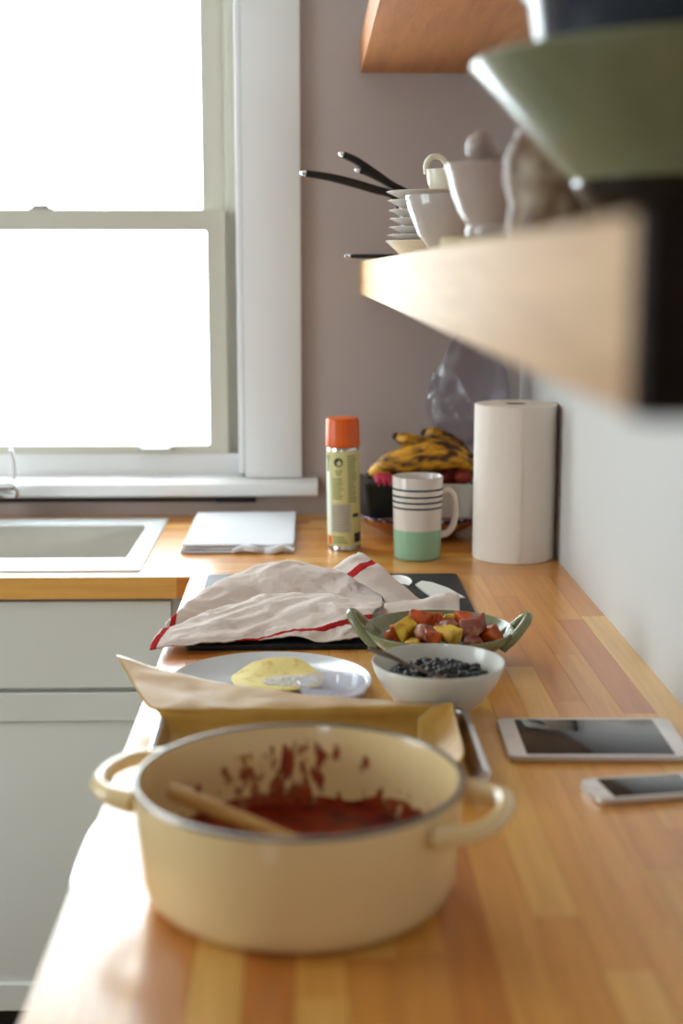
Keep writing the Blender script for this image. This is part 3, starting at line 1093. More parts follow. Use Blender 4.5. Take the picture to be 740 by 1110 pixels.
# ------------------------------------------------------------------ plate with tortillas
pl = tag(link('dinner_plate', lathe([(0, 0.002), (0.07, 0.002), (0.072, 0.0), (0.078, 0.0), (0.08, 0.003), (0.11, 0.0095), (0.1258, 0.0165), (0.1265, 0.018), (0.125, 0.0187),
                                      (0.11, 0.0125), (0.085, 0.0065), (0.078, 0.0055), (0, 0.005)], 96), M['plate'], None, (-0.049, 1.716, 0)),
         'pale grey glazed dinner plate holding tortillas', 'plate')
for i, (dx, dy, z, r, s) in enumerate(((0.006, 0.026, 0.0055, 0.058, 1), (0.012, 0.022, 0.0085, 0.056, 4))):
    bm = bmesh.new()
    add_lathe(bm, [(0, 0.0), (r * 0.6, 0.0), (r * 0.97, 0.0008), (r, 0.0018), (r * 0.97, 0.0030), (r * 0.6, 0.0027), (0, 0.0026)], 48,
              wob=lambda a, rr_, z_: rr_ * 0.03 * math.sin(3 * a + s) + rr_ * 0.02 * math.sin(7 * a))
    for v in bm.verts:
        d = math.hypot(v.co.x, v.co.y) / r
        v.co.z += 0.0022 * d * d * max(0, math.sin(2 * math.atan2(v.co.y, v.co.x) + s)) + (0.012 * max(0, v.co.y / r) ** 2 * d)
    tag(link('tortilla', done(bm, 't'), M['tortilla'], None, (-0.049 + dx, 1.716 + dy, z)), ['lower yellow corn tortilla lying on the plate', 'upper yellow corn tortilla with white crumbs on it'][i], 'tortilla', 'tortillas on the plate')
# white crumbs on the top tortilla
rnd = random.Random(5)
bm = bmesh.new()
for k in range(420):
    a, q = rnd.uniform(0, 2 * PI), math.sqrt(rnd.random())
    x, y = 0.034 * q * math.cos(a) + 0.012, 0.024 * q * math.sin(a) - 0.012
    t = bmesh.ops.create_icosphere(bm, subdivisions=1, radius=rnd.uniform(0.0012, 0.0026))
    for v in t['verts']:
        v.co = Vector((v.co.x * rnd.uniform(.8, 1.5) + x, v.co.y + y, v.co.z + 0.003 + 0.004 * (1 - q) * rnd.random()))
cr = link('crumbled_cheese', done(bm, 'c'), M['cheese'], None, (-0.037, 1.738, 0.0085))
cr['kind'] = 'stuff'
tag(cr, 'white crumbled cheese strewn over the upper tortilla', 'cheese')

gd = tag(link('glass_dish', lathe([(0, 0.0), (0.036, 0.0), (0.039, 0.002), (0.0415, 0.012), (0.0425, 0.019), (0.0418, 0.0195), (0.0405, 0.0185), (0.0392, 0.012), (0.037, 0.0045), (0.034, 0.003), (0, 0.0028)], 64),
              M['cleardish'], None, (0.028, 1.668, 0.0095)), 'small clear round dish standing on the plate rim', 'dish')

# ------------------------------------------------------------------ slate board, towel, knife and spoon
sl = tag(link('slate_board', slab(0.425, 0.468, 0.008, 0.008, 0.0012), M['slate'], None, (0.0395, 2.149, 0)),
         'large black slate board under the striped towel and green dish', 'board')


def outline_slab(pts, z0, z1, n=6):
    P = spline([(x, y, 0) for x, y in pts] + [(pts[0][0], pts[0][1], 0)], n)[:-1]
    return prism([(p.x, p.y) for p in P], z0, z1)


kn = thing('dough_scraper', 'white leaf shaped scraper lying on the black slate board', 'scraper', (0, 0, 0.0082))
bl = [(0.174, 2.285), (0.186, 2.312), (0.203, 2.300), (0.226, 2.255), (0.246, 2.190), (0.232, 2.186), (0.208, 2.186), (0.195, 2.190), (0.184, 2.235)]
link('blade', prism(bl, 0, 0.0026, 0.0005), M['white_plastic'], kn, ang=20)
link('handle', tube([(0.212, 2.192, 0.004), (0.209, 2.17, 0.005), (0.205, 2.15, 0.006)], [0.004, 0.005, 0.004], 12, flat=(1, 0.6)), M['black_plastic'], kn)
spn = thing('serving_spoon', 'oval white spoon with glossy black handle beside the scraper', 'spoon', (0.1475, 2.296, 0.0085), math.radians(-88))
link('spoon_bowl', lathe([(0, 0.0), (0.6, 0.0012), (0.9, 0.0035), (1.0, 0.006), (0.98, 0.0064), (0.88, 0.0042), (0.58, 0.0022), (0, 0.0012)], 40, sx=0.044, sy=0.0215), M['white_plastic'], spn)
link('handle', tube([(0.040, 0, 0.006), (0.052, 0.001, 0.008), (0.075, 0.003, 0.009), (0.10, 0.006, 0.008), (0.125, 0.008, 0.005)], [0.004, 0.009, 0.012, 0.010, 0.006], 14, flat=(1, 0.45)), M['black_plastic'], spn)

tw_ = thing('tea_towel', 'crumpled white kitchen towel with red stripes on the slate board', 'towel', (0, 0, 0))
# main body: rows from back to front, columns from the left tip to the right
net = [
    [(-0.205, 2.00, 0.012), (-0.165, 2.17, 0.012), (-0.105, 2.245, 0.014), (-0.05, 2.26, 0.013), (0.02, 2.25, 0.012), (0.070, 2.225, 0.012), (0.110, 2.18, 0.012)],
    [(-0.205, 1.985, 0.020), (-0.160, 2.15, 0.034), (-0.100, 2.225, 0.054), (-0.05, 2.240, 0.062), (0.02, 2.230, 0.058), (0.070, 2.205, 0.046), (0.110, 2.155, 0.034)],
    [(-0.205, 1.975, 0.024), (-0.156, 2.12, 0.044), (-0.095, 2.185, 0.064), (-0.045, 2.195, 0.070), (0.02, 2.19, 0.064), (0.070, 2.17, 0.050), (0.110, 2.125, 0.036)],
    [(-0.206, 1.966, 0.020), (-0.152, 2.08, 0.030), (-0.092, 2.140, 0.042), (-0.045, 2.150, 0.044), (0.02, 2.150, 0.038), (0.068, 2.130, 0.036), (0.110, 2.095, 0.030)],
    [(-0.207, 1.956, 0.012), (-0.150, 2.045, 0.014), (-0.092, 2.105, 0.016), (-0.045, 2.115, 0.016), (0.02, 2.110, 0.016), (0.066, 2.095, 0.016), (0.110, 2.070, 0.016)],
    [(-0.209, 1.942, 0.022), (-0.148, 2.01, 0.030), (-0.090, 2.065, 0.040), (-0.04, 2.075, 0.046), (0.02, 2.070, 0.048), (0.064, 2.055, 0.046), (0.108, 2.035, 0.040)],
    [(-0.212, 1.920, 0.018), (-0.148, 1.965, 0.030), (-0.086, 2.015, 0.042), (-0.035, 2.025, 0.046), (0.02, 2.010, 0.046), (0.060, 2.00, 0.044), (0.092, 1.985, 0.036)],
    [(-0.216, 1.900, 0.010), (-0.148, 1.915, 0.020), (-0.080, 1.945, 0.026), (-0.030, 1.950, 0.028), (0.02, 1.945, 0.028), (0.054, 1.945, 0.026), (0.082, 1.945, 0.018)],
    [(-0.218, 1.884, 0.004), (-0.150, 1.895, 0.010), (-0.082, 1.920, 0.010), (-0.030, 1.925, 0.010), (0.02, 1.920, 0.010), (0.052, 1.920, 0.010), (0.078, 1.925, 0.010)],
]
net = [[(x, y, 0.011 + (z - 0.011) * 0.78 if z > 0.011 else z) for (x, y, z) in r] for r in net]
me = sheet(net, 20, 15, wr=0.005, wf=15, seed=6, zmin=0.0098, crease=0.0036)
TOW = towel_material('towel_weave', [(1, 1.10, 0.014, 0.31), (0, 0.04, 0.012, 0.03)])
o = link('cloth', me, TOW, tw_, ang=80)
md = o.modifiers.new('t', 'SOLIDIFY')
md.thickness = 0.0018
# corner standing up at the right
net = [
    [(0.036, 2.165, 0.060), (0.056, 2.185, 0.071), (0.078, 2.205, 0.079)],
    [(0.052, 2.145, 0.058), (0.076, 2.16, 0.068), (0.100, 2.18, 0.070)],
    [(0.078, 2.12, 0.048), (0.104, 2.13, 0.054), (0.126, 2.15, 0.052)],
    [(0.110, 2.10, 0.030), (0.135, 2.10, 0.030), (0.160, 2.12, 0.028)],
    [(0.115, 2.08, 0.016), (0.150, 2.08, 0.016), (0.190, 2.10, 0.014)],
]
me = sheet(net, 10, 8, wr=0.003, wf=34, seed=14, zmin=0.0098, crease=0.002)
o = link('corner_flap', me, towel_material('towel_weave_corner', [(1, 0.36, 0.045, 0.1)]), tw_, ang=80)
md = o.modifiers.new('t', 'SOLIDIFY')
md.thickness = 0.0016
# thin tail running out to the right
net = [
    [(0.062, 2.11, 0.014), (0.15, 2.125, 0.016), (0.195, 2.145, 0.018), (0.222, 2.165, 0.020)],
    [(0.062, 2.07, 0.024), (0.15, 2.085, 0.026), (0.195, 2.11, 0.030), (0.228, 2.13, 0.026)],
    [(0.062, 2.03, 0.020), (0.15, 2.04, 0.020), (0.19, 2.06, 0.018), (0.225, 2.075, 0.014)],
    [(0.062, 2.00, 0.010), (0.15, 2.00, 0.010), (0.19, 2.01, 0.010), (0.220, 2.03, 0.010)],
]
me = sheet(net, 9, 8, wr=0.003, wf=36, seed=24, zmin=0.0098, crease=0.002)
o = link('tail', me, towel_material('towel_weave_tail', []), tw_, ang=80)
md = o.modifiers.new('t', 'SOLIDIFY')
md.thickness = 0.0016

# ------------------------------------------------------------------ green dish with roast vegetables
DX, DY, DZ = 0.174, 1.858, 0.0
gdish = thing('oval_dish', 'sage green two handled dish filled with roasted potatoes', 'dish', (DX, DY, DZ), math.radians(-6))
link('bowl', lathe([(0, 0.001), (0.039, 0.001), (0.041, 0.0), (0.044, 0.0), (0.050, 0.0045), (0.076, 0.018), (0.095, 0.034), (0.1005, 0.0445), (0.1002, 0.0465), (0.0985, 0.0468),
                    (0.0962, 0.0445), (0.090, 0.034), (0.071, 0.020), (0.046, 0.010), (0, 0.007)], 72), M['sage'], gdish)
for s in (-1, 1):
    hp = spline([(s * 0.083, -0.030, 0.027), (s * 0.100, -0.027, 0.042), (s * 0.114, -0.017, 0.058), (s * 0.119, 0, 0.064), (s * 0.114, 0.017, 0.058), (s * 0.100, 0.027, 0.042), (s * 0.083, 0.030, 0.027)], 6)
    link('handle', tube(hp, [0.008, 0.0066, 0.0062, 0.0066, 0.008], 12), M['sage'], gdish)
rnd = random.Random(21)
veg = [(-0.046, -0.010, .030, 'yellow'), (-0.052, 0.026, .026, 'sweet'), (-0.026, 0.014, .040, 'sweet'), (-0.020, -0.030, .030, 'redskin'), (0.0, 0.030, .030, 'sweet'), (0.012, 0.000, .034, 'redskin'),
       (0.014, -0.036, .030, 'yellow'), (0.034, 0.022, .030, 'sweet'), (0.045, -0.016, .034, 'redskin'), (0.062, 0.012, .028, 'redskin'), (0.068, -0.018, .026, 'sweet'), (0.022, 0.046, .022, 'yellow'),
       (-0.064, -0.006, .024, 'sweet'), (-0.036, -0.046, .026, 'yellow'), (0.048, -0.042, .026, 'redskin'), (-0.006, -0.006, .03, 'redskin'), (-0.030, 0.046, .024, 'yellow'), (0.056, 0.040, .024, 'sweet'), (-0.014, -0.052, .022, 'sweet')]
VN = {'yellow': ('roast_potato', 'golden yellow roasted potato in the green dish', 'potato'),
      'sweet': ('roast_sweet_potato', 'charred orange sweet potato in the green dish', 'sweet potato'),
      'redskin': ('roast_red_potato', 'browned red skinned potato in the green dish', 'potato')}
for i, (x, y, s, k) in enumerate(veg):
    nm, lb, ct = VN[k]
    q = math.hypot(x, y) / 0.09
    zb = DZ + 0.015 + 0.020 * q * q + (0.016 if q < 0.6 else 0.0)
    if k == 'redskin' and i % 2:
        me = blob(s * 0.5, i + 1, 0.35, 3.0, 3, (1.15, 0.9, 0.75))
        zb += s * 0.36
    else:
        me = chunk(s * 0.95, s * 0.75, s * 0.75, i * 3 + 2)
    o = link(nm, me, M[k], None, (DX + x, DY + y, zb), (rnd.uniform(-.4, .4), rnd.uniform(-.4, .4), rnd.uniform(0, 6)))
    mates = sorted((v_[0], v_[1]) for v_ in veg if v_[3] == k)
    od = ['first', 'second', 'third', 'fourth', 'fifth', 'sixth', 'seventh', 'eighth'][mates.index((x, y))]
    tag(o, f'{lb}, {od} of its kind from the left handle', ct, {'yellow': 'yellow potato pieces in the dish', 'sweet': 'sweet potato pieces in the dish', 'redskin': 'red potato pieces in the dish'}[k])

# ------------------------------------------------------------------ grey bowl with black beans
BX, BY = 0.1530, 1.637
gb = tag(link('cereal_bowl', lathe([(0, 0.002), (0.032, 0.002), (0.034, 0.0), (0.037, 0.0), (0.040, 0.004), (0.055, 0.017), (0.069, 0.036), (0.0765, 0.052), (0.0792, 0.0605), (0.0786, 0.0620), (0.0772, 0.0618),
                                    (0.0752, 0.052), (0.066, 0.037), (0.052, 0.020), (0.036, 0.009), (0, 0.006)], 72), M['grey_glaze'], None, (BX, BY, 0)),
         'light grey glazed bowl of black beans', 'bowl')
rnd = random.Random(2)
bm = bmesh.new()
add_lathe(bm, [(0, 0.047), (0.03, 0.046), (0.05, 0.041), (0.062, 0.034), (0.054, 0.028), (0, 0.02)], 32)
for k in range(330):
    a, q = rnd.uniform(0, 2 * PI), math.sqrt(rnd.random())
    x, y = 0.061 * q * math.cos(a), 0.061 * q * math.sin(a)
    z = 0.051 - 0.011 * q * q + rnd.uniform(-0.002, 0.005)
    mt = Matrix.Translation((x, y, z)) @ Matrix.Rotation(rnd.uniform(0, 6), 4, 'Z') @ Matrix.Rotation(rnd.uniform(-.8, .8), 4, 'X') @ Matrix.Diagonal((0.0062, 0.0043, 0.0038, 1))
    bmesh.ops.create_icosphere(bm, subdivisions=2, radius=1.0, matrix=mt)
bn = link('black_beans', done(bm, 'beans'), M['bean'], None, (BX, BY, 0))
bn['kind'] = 'stuff'
tag(bn, 'glossy black beans heaped in the grey bowl', 'beans')
ts = thing('table_spoon', 'steel spoon leaning out of the bowl of black beans', 'spoon', (0, 0, 0))
q0, q1 = Vector((BX - 0.082, BY + 0.004, 0.076)), Vector((BX - 0.012, BY - 0.030, 0.054))
link('handle', tube(spline([q0, q0.lerp(q1, 0.33) + Vector((0, 0, 0.001)), q0.lerp(q1, 0.66), q1], 5), [0.0062, 0.006, 0.0045, 0.0034], 12, flat=(1, 0.4)), M['dark_steel'], ts)
dq = (q1 - q0).normalized()
link('spoon_bowl', tube([q1, q1 + dq * 0.012, q1 + dq * 0.028, q1 + dq * 0.042, q1 + dq * 0.048], [0.0034, 0.013, 0.0165, 0.012, 0.003], 14, flat=(1, 0.3)), M['dark_steel'], ts)

# ------------------------------------------------------------------ tablet and phone
tb = thing('tablet', 'white faced tablet with dark screen lying on the worktop', 'tablet', (0.3140, 1.5155, 0), math.radians(-1.4))
link('body', slab(0.200, 0.1347, 0.0072, 0.010, 0.0022), M['alu'], tb)
link('front_glass', slab(0.197, 0.1317, 0.0004, 0.0090, 0.0001, z0=0.0071), M['bezel'], tb)
link('screen', slab(0.1595, 0.1195, 0.0003, 0.0006, 0.00005, z0=0.0074), M['screen'], tb)
link('home_button', lathe([(0.0042, 0.0075), (0.0046, 0.0079), (0.0052, 0.0079), (0.0055, 0.0075)], 28), M['alu'], tb, (-0.0905, 0, 0))
ph = thing('smartphone', 'small silver smartphone with dark screen nearest on the worktop', 'phone', (0.3395, 1.361, 0), math.radians(9.0))
link('body', slab(0.1238, 0.0586, 0.0076, 0.009, 0.0016), M['alu'], ph)
link('front_glass', slab(0.1214, 0.0562, 0.0004, 0.0080, 0.0001, z0=0.0075), M['bezel'], ph)
link('screen', slab(0.0885, 0.0505, 0.0003, 0.0005, 0.00005, z0=0.0078), M['screen'], ph)
link('home_button', lathe([(0.0042, 0.0079), (0.0046, 0.0083), (0.0052, 0.0083), (0.0055, 0.0079)], 28), M['alu'], ph, (-0.0530, 0, 0))

# ------------------------------------------------------------------ mug, spray can, paper towel
mg = thing('striped_mug', 'tall white mug with four dark stripes and a mint green base', 'mug', (0.1976, 2.557, 0))
MH = 0.152
link('body', lathe([(0.0438, 0.0555), (0.0465, MH - 0.003), (0.0460, MH - 0.0005), (0.0448, MH), (0.0436, MH - 0.002), (0.0405, 0.012), (0.036, 0.007), (0, 0.006)], 64), M['white_glaze'], mg)
link('dipped_base', lathe([(0, 0.0), (0.038, 0.0), (0.0415, 0.0025), (0.0425, 0.006), (0.0440, 0.0555), (0.0436, 0.0555)], 64), M['mint'], mg)
for z in (0.130, 0.1175, 0.107, 0.0965):
    r = 0.0438 + (z - 0.0555) / (MH - 0.0585) * 0.0027
    link('stripe', lathe([(r - 0.0002, z - 0.0017), (r + 0.0003, z - 0.0017), (r + 0.00035, z + 0.0017), (r - 0.0001, z + 0.0017)], 64), M['stripe'], mg)
hp = spline([(0.043, 0, 0.124), (0.057, 0, 0.124), (0.066, 0, 0.112), (0.069, 0, 0.088), (0.066, 0, 0.063), (0.055, 0, 0.047), (0.042, 0, 0.043)], 6)
link('handle', tube(hp, [0.0072, 0.0062, 0.006, 0.0062, 0.0072], 12, up=Vector((0, 1, 0))), M['white_glaze'], mg)

cn = thing('spray_can', 'cooking spray can with orange cap and pale yellow label', 'spray can', (0.0665, 2.648, 0))
cn.rotation_euler = (0, math.radians(-0.9), 0)
CR = 0.0312
link('can', lathe([(0, 0.001), (CR - 0.004, 0.0), (CR, 0.002), (CR, 0.006), (CR - 0.0008, 0.008), (CR - 0.0008, 0.190), (CR - 0.002, 0.194), (0, 0.194)], 48), M['can_metal'], cn)
lb_ = link('label', lathe([(CR - 0.0005, 0.0085), (CR, 0.009), (CR, 0.188), (CR - 0.0005, 0.1885)], 48), M['can_label'], cn)
link('cap', lathe([(0, 0.195), (CR - 0.002, 0.195), (CR + 0.001, 0.196), (CR + 0.0012, 0.200), (CR - 0.0002, 0.245), (CR - 0.002, 0.2485), (CR - 0.006, 0.2495), (0, 0.2495)], 48), M['orange_cap'], cn)
A = lambda deg: math.radians(deg - 90)       # 0 = towards the viewer, + to the right


def lab(name, m, d0, d1, z0, z1):
    return link(name, patch(CR + 0.0001, A(d0), A(d1), z0, z1), M[m], lb_)


lab('label_panel', 'print_white', -88, -52, 0.030, 0.172)
lab('label_panel', 'print_olive', -74, -56, 0.150, 0.182)
lab('label_panel', 'orange_cap', -70, -50, 0.012, 0.028)
bm = bmesh.new()
secs = [[((CR + t) * math.cos(A(-18 + 16 * math.cos(k * PI / 12))), (CR + t) * math.sin(A(-18 + 16 * math.cos(k * PI / 12))), 0.168 + 0.0085 * math.sin(k * PI / 12)) for k in range(24)] for t in (0.0001, 0.0004)]
add_loft(bm, secs)
link('emblem', done(bm, 'e'), M['print_dark'], lb_)
rnd = random.Random(9)
for k in range(3):
    lab('text_line', 'print_olive', -32 + k * 3, -4 - k * 3, 0.1515 - k * 0.004, 0.1535 - k * 0.004)
for k in range(9):
    lab('text_line', 'print_olive', -42, -2 - rnd.uniform(0, 10), 0.136 - k * 0.0046, 0.1382 - k * 0.0046)
for k in range(17):
    lab('text_line', 'print_olive', 14, 50 - rnd.uniform(0, 12), 0.178 - k * 0.0053, 0.1806 - k * 0.0053)
lab('label_panel', 'print_grey', -46, 22, 0.036, 0.090)
for k in range(9):
    lab('text_line', 'print_olive', -42, 18 - rnd.uniform(0, 20), 0.083 - k * 0.0054, 0.0848 - k * 0.0054)
lab('label_panel', 'print_dark', 30, 58, 0.064, 0.071)
lab('label_panel', 'print_dark', 36, 72, 0.016, 0.034)
for k in range(3):
    lab('text_line', 'print_olive', -42, 10 - k * 6, 0.0155 + k * 0.005, 0.0180 + k * 0.005)

pt = thing('paper_towel_roll', 'tall roll of white paper towels standing in the corner', 'paper towel', (0.3745, 2.560, 0))
TR, TH = 0.0745, 0.283
link('paper', lathe([(0.021, 0.0), (TR - 0.002, 0.0), (TR, 0.002), (TR, TH - 0.002), (TR - 0.002, TH), (0.021, TH), (0.021, 0.0)], 72,
                    wob=lambda a, r, z: 0.0006 * math.sin(2 * a + 0.5) if r > 0.05 else 0), M['paper_towel'], pt)
link('core', lathe([(0.0195, 0.0), (0.0208, 0.0), (0.0208, TH - 0.001), (0.0195, TH - 0.001), (0.0195, 0.0)], 32), M['card'], pt)
link('loose_edge', patch(TR + 0.0007, A(-1), A(0.6), 0.002, TH - 0.002, 3, 0.0006), M['paper_towel'], pt)

# ------------------------------------------------------------------ folded cloth by the sink
fc = thing('folded_cloth', 'pale folded dishcloth on the worktop right of the sink', 'cloth', (-0.133, 2.785, 0))
rnd = random.Random(4)
for k, (w, d, h, z0, dx, dy) in enumerate(((0.212, 0.365, 0.006, 0.0003, 0, 0), (0.208, 0.36, 0.006, 0.0064, -0.001, 0.002), (0.206, 0.362, 0.0065, 0.0125, 0.001, 0))):
    bm = bmesh.new()
    nx, ny = 18, 26
    def zz(x, y, k=k):
        q = Vector((x * 18, y * 14, k * 5.0))
        return 0.0016 * noise.noise(q)
    top, bot = [], []
    for lay, dst in ((h, top), (0, bot)):
        for i in range(nx + 1):
            r_ = []
            for j in range(ny + 1):
                u, v = i / nx * 2 - 1, j / ny * 2 - 1
                x, y = u * w / 2, v * d / 2
                e = 1 - 0.45 * max(abs(u), abs(v)) ** 10
                x += 0.003 * noise.noise(Vector((y * 20, k, 1)))
                y += 0.004 * noise.noise(Vector((x * 22, k, 3)))
                zc = h / 2 + (lay - h / 2) * e + (zz(x, y) if (lay or k) else 0)
                r_.append(bm.verts.new((x, y, max(0, zc))))
            dst.append(r_)
    for i in range(nx):
        for j in range(ny):
            bm.faces.new((top[i][j], top[i + 1][j], top[i + 1][j + 1], top[i][j + 1]))
            bm.faces.new((bot[i][j], bot[i][j + 1], bot[i + 1][j + 1], bot[i + 1][j]))
    for i in range(nx):
        bm.faces.new((bot[i][0], bot[i + 1][0], top[i + 1][0], top[i][0]))
        bm.faces.new((bot[i][ny], top[i][ny], top[i + 1][ny], bot[i + 1][ny]))
    for j in range(ny):
        bm.faces.new((bot[0][j], top[0][j], top[0][j + 1], bot[0][j + 1]))
        bm.faces.new((bot[nx][j], bot[nx][j + 1], top[nx][j + 1], top[nx][j]))
    link('fold', done(bm, 'fold'), M['cloth_blue'], fc, (dx, dy, z0), ang=70)
# puckered hem at the front edge
bm = bmesh.new()
pts = [(x, -0.186 + 0.004 * math.sin(x * 160), 0.008 + 0.003 * math.sin(x * 90)) for x in [-0.01 + 0.115 * k / 24 for k in range(25)]]
add_tube(bm, pts, [0.004, 0.0075, 0.006, 0.0078, 0.006, 0.003], 10)
link('hem', done(bm, 'hem'), M['cloth_blue'], fc)

# ------------------------------------------------------------------ fruit bowl and what is in it
FX, FY = 0.222, 2.800
fb = thing('fruit_bowl', 'wide brown bowl with blue and white rim in the corner', 'bowl', (FX, FY, 0))
link('bowl', lathe([(0, 0.002), (0.06, 0.002), (0.062, 0.0), (0.066, 0.0), (0.075, 0.006), (0.11, 0.024), (0.135, 0.042), (0.133, 0.0445), (0.105, 0.028), (0.07, 0.012), (0, 0.008)], 72), M['terracotta'], fb)
link('rim', lathe([(0.1335, 0.0405), (0.1375, 0.0435), (0.142, 0.048), (0.1415, 0.0495), (0.138, 0.0485), (0.1325, 0.0448)], 72), M['cobalt'], fb)
# black tub, left
bt = thing('black_tub', 'black plastic food tub in the left side of the fruit bowl', 'tub', (0.148, 2.775, 0.045), math.radians(8))
bm = bmesh.new()
add_loft(bm, [rr(-0.042, 0.042, -0.055, 0.055, 0.012, 0.0), rr(-0.052, 0.052, -0.065, 0.065, 0.014, 0.066), rr(-0.055, 0.055, -0.068, 0.068, 0.015, 0.067), rr(-0.055, 0.055, -0.068, 0.068, 0.015, 0.070)])
link('tub', done(bm, 'tub'), M['black_plastic'], bt)
# white carton, right
wc = thing('berry_carton', 'white ribbed berry carton in the fruit bowl behind the mug handle', 'carton', (0.286, 2.785, 0.044), math.radians(-6))
bm = bmesh.new()
n = 60
S = []
for (rx, ry, z) in ((0.040, 0.052, 0.0), (0.049, 0.060, 0.062), (0.053, 0.064, 0.063), (0.053, 0.064, 0.067), (0.047, 0.058, 0.067), (0.038, 0.05, 0.006)):
    ring = rounded_rect(2 * rx, 2 * ry, 0.012, 4)
    dense = []
    for a, b_ in zip(ring, ring[1:] + ring[:1]):
        L = math.hypot(b_[0] - a[0], b_[1] - a[1])
        kk = 12 if L > 0.03 else 1
        for q in range(kk):
            t = q / kk
            f = 1.0 - (0.03 if (kk == 12 and (q // 2) % 2 == 0 and 0.0 <= z < 0.063) else 0)
            dense.append(((a[0] + (b_[0] - a[0]) * t) * f, (a[1] + (b_[1] - a[1]) * t) * f, z))
    S.append(dense)
add_loft(bm, S)
link('carton', done(bm, 'carton'), M['clamshell'], wc)


def banana(name, label, pts, r, tip_at=0):
    b = thing(name, label, 'banana', (0, 0, 0), 0, 'bananas on the fruit bowl')
    P = spline(pts, 8)
    n = len(P)
    R = []
    for i in range(n):
        t = i / (n - 1)
        R.append(r * min(1, 0.45 + 2.6 * t, 0.45 + 2.6 * (1 - t)))
    link('skin', tube(P, R, 6), M['banana'], b, ang=75)
    e = P[0]
    d = (P[0] - P[1]).normalized()
    link('tip', tube([e - d * 0.001, e + d * 0.004, e + d * 0.007], [r * 0.5, r * 0.38, r * 0.22], 8), M['banana_tip'], b)
    e = P[-1]
    d = (P[-1] - P[-2]).normalized()
    link('stem', tube([e - d * 0.001, e + d * 0.010, e + d * 0.024, e + d * 0.028], [r * 0.48, r * 0.3, r * 0.3, r * 0.34], 8), M['banana_tip'], b)
    return b


banana('banana', 'spotted ripe banana lying in front across the fruit bowl', [(0.118, 2.735, 0.128), (0.145, 2.728, 0.144), (0.19, 2.722, 0.150), (0.245, 2.722, 0.158), (0.285, 2.728, 0.160), (0.318, 2.738, 0.140)], 0.0195)
banana('banana', 'spotted banana just behind and above the front banana', [(0.122, 2.775, 0.130), (0.155, 2.765, 0.150), (0.205, 2.76, 0.166), (0.255, 2.76, 0.174), (0.292, 2.768, 0.166), (0.325, 2.775, 0.142)], 0.0185)
banana('banana', 'banana whose yellow end sticks up at the back', [(0.172, 2.80, 0.196), (0.195, 2.80, 0.187), (0.24, 2.805, 0.176), (0.29, 2.81, 0.165), (0.33, 2.815, 0.145)], 0.0175)
banana('banana', 'browned banana stub showing behind under the plastic bag', [(0.232, 2.842, 0.197), (0.252, 2.842, 0.190), (0.285, 2.846, 0.176), (0.32, 2.85, 0.152)], 0.021)

df = thing('dragon_fruit', 'pink fruit tip poking out under the front banana', 'fruit', (0.146, 2.722, 0.124))
link('flesh', blob(0.020, 3, 0.2, 2, 3, (1.1, 0.7, 0.75)), M['pink'], df)
for k in range(3):
    link('scale', tube([(-0.012 + k * 0.011, -0.012, 0.0), (-0.013 + k * 0.011, -0.019, -0.006), (-0.012 + k * 0.011, -0.021, -0.014)], [0.006, 0.004, 0.001], 8, flat=(1, 0.4)), M['pink'], df)
for i, (x, y, z, r, m, nm, lb) in enumerate(((0.232, 2.80, 0.135, 0.030, 'avocado', 'avocado', 'dark avocado buried under the bananas'), (0.33, 2.80, 0.136, 0.026, 'avocado', 'avocado', 'dark avocado above the white carton by the paper roll'),
                                             (0.285, 2.765, 0.120, 0.023, 'redfruit', 'plum', 'red plum lying on the white carton'), (0.262, 2.75, 0.123, 0.018, 'redfruit', 'plum', 'red plum peeking between mug and bananas'),
                                             (0.30, 2.73, 0.125, 0.016, 'redfruit', 'plum', 'small red plum at the front of the white carton'))):
    o = link(nm, blob(r, i + 5, 0.12, 2, 3, (1.15, 0.95, 0.95)), M[m], None, (x, y, z))
    tag(o, lb, nm, None)

# clear produce bag standing behind the bananas
bg_ = thing('plastic_bag', 'clear plastic produce bag puffed up behind the bananas', 'bag', (0.325, 2.875, 0.165))
bm = bmesh.new()
ringsec = []
BAGP = [(0.0, 0.035, 0.03, 0.005), (0.02, 0.062, 0.045, 0.0), (0.06, 0.080, 0.055, 0.0), (0.10, 0.082, 0.055, 0.0), (0.15, 0.072, 0.046, 0.004), (0.20, 0.052, 0.034, 0.008), (0.235, 0.030, 0.02, 0.012), (0.25, 0.016, 0.012, 0.014), (0.268, 0.028, 0.018, 0.016), (0.285, 0.040, 0.022, 0.018)]
BAGP = [tuple(p_[i] + (q_[i] - p_[i]) * t / 4 for i in range(4)) for p_, q_ in zip(BAGP, BAGP[1:]) for t in range(4)] + [BAGP[-1]]
for (z, rx, ry, cx) in BAGP:
    sec = []
    for k in range(48):
        a = 2 * PI * k / 48
        w = 1 + 0.10 * noise.noise(Vector((math.cos(a) * 2.2, math.sin(a) * 2.2, z * 18))) + 0.05 * math.sin(9 * a + z * 40) * (z / 0.28)
        cr_ = 1 - 2.4 * abs(noise.noise(Vector((math.cos(a) * 1.9 + z * 7, math.sin(a) * 1.9, z * 11 + 3))))
        w += 0.075 * cr_
        sec.append((cx + rx * w * math.cos(a), ry * w * math.sin(a), z + 0.006 * noise.noise(Vector((math.cos(a) * 3, math.sin(a) * 3, z * 20)))))
    ringsec.append(sec)
add_loft(bm, ringsec, close=False)
o = link('film', done(bm, 'bag'), M['bag'], bg_, ang=24)
bm = bmesh.new()
add_tube(bm, [(0.014 + 0.017 * math.cos(a), 0.013 * math.sin(a), 0.25) for a in [2 * PI * k / 20 for k in range(21)]], 0.002, 8, cap=False)
link('tie', done(bm, 'tie'), M['clamshell'], bg_)

# ------------------------------------------------------------------ on the lower shelf
SZ = SZ1
# stacked dishes
SDX, SDY = 0.183, 2.15


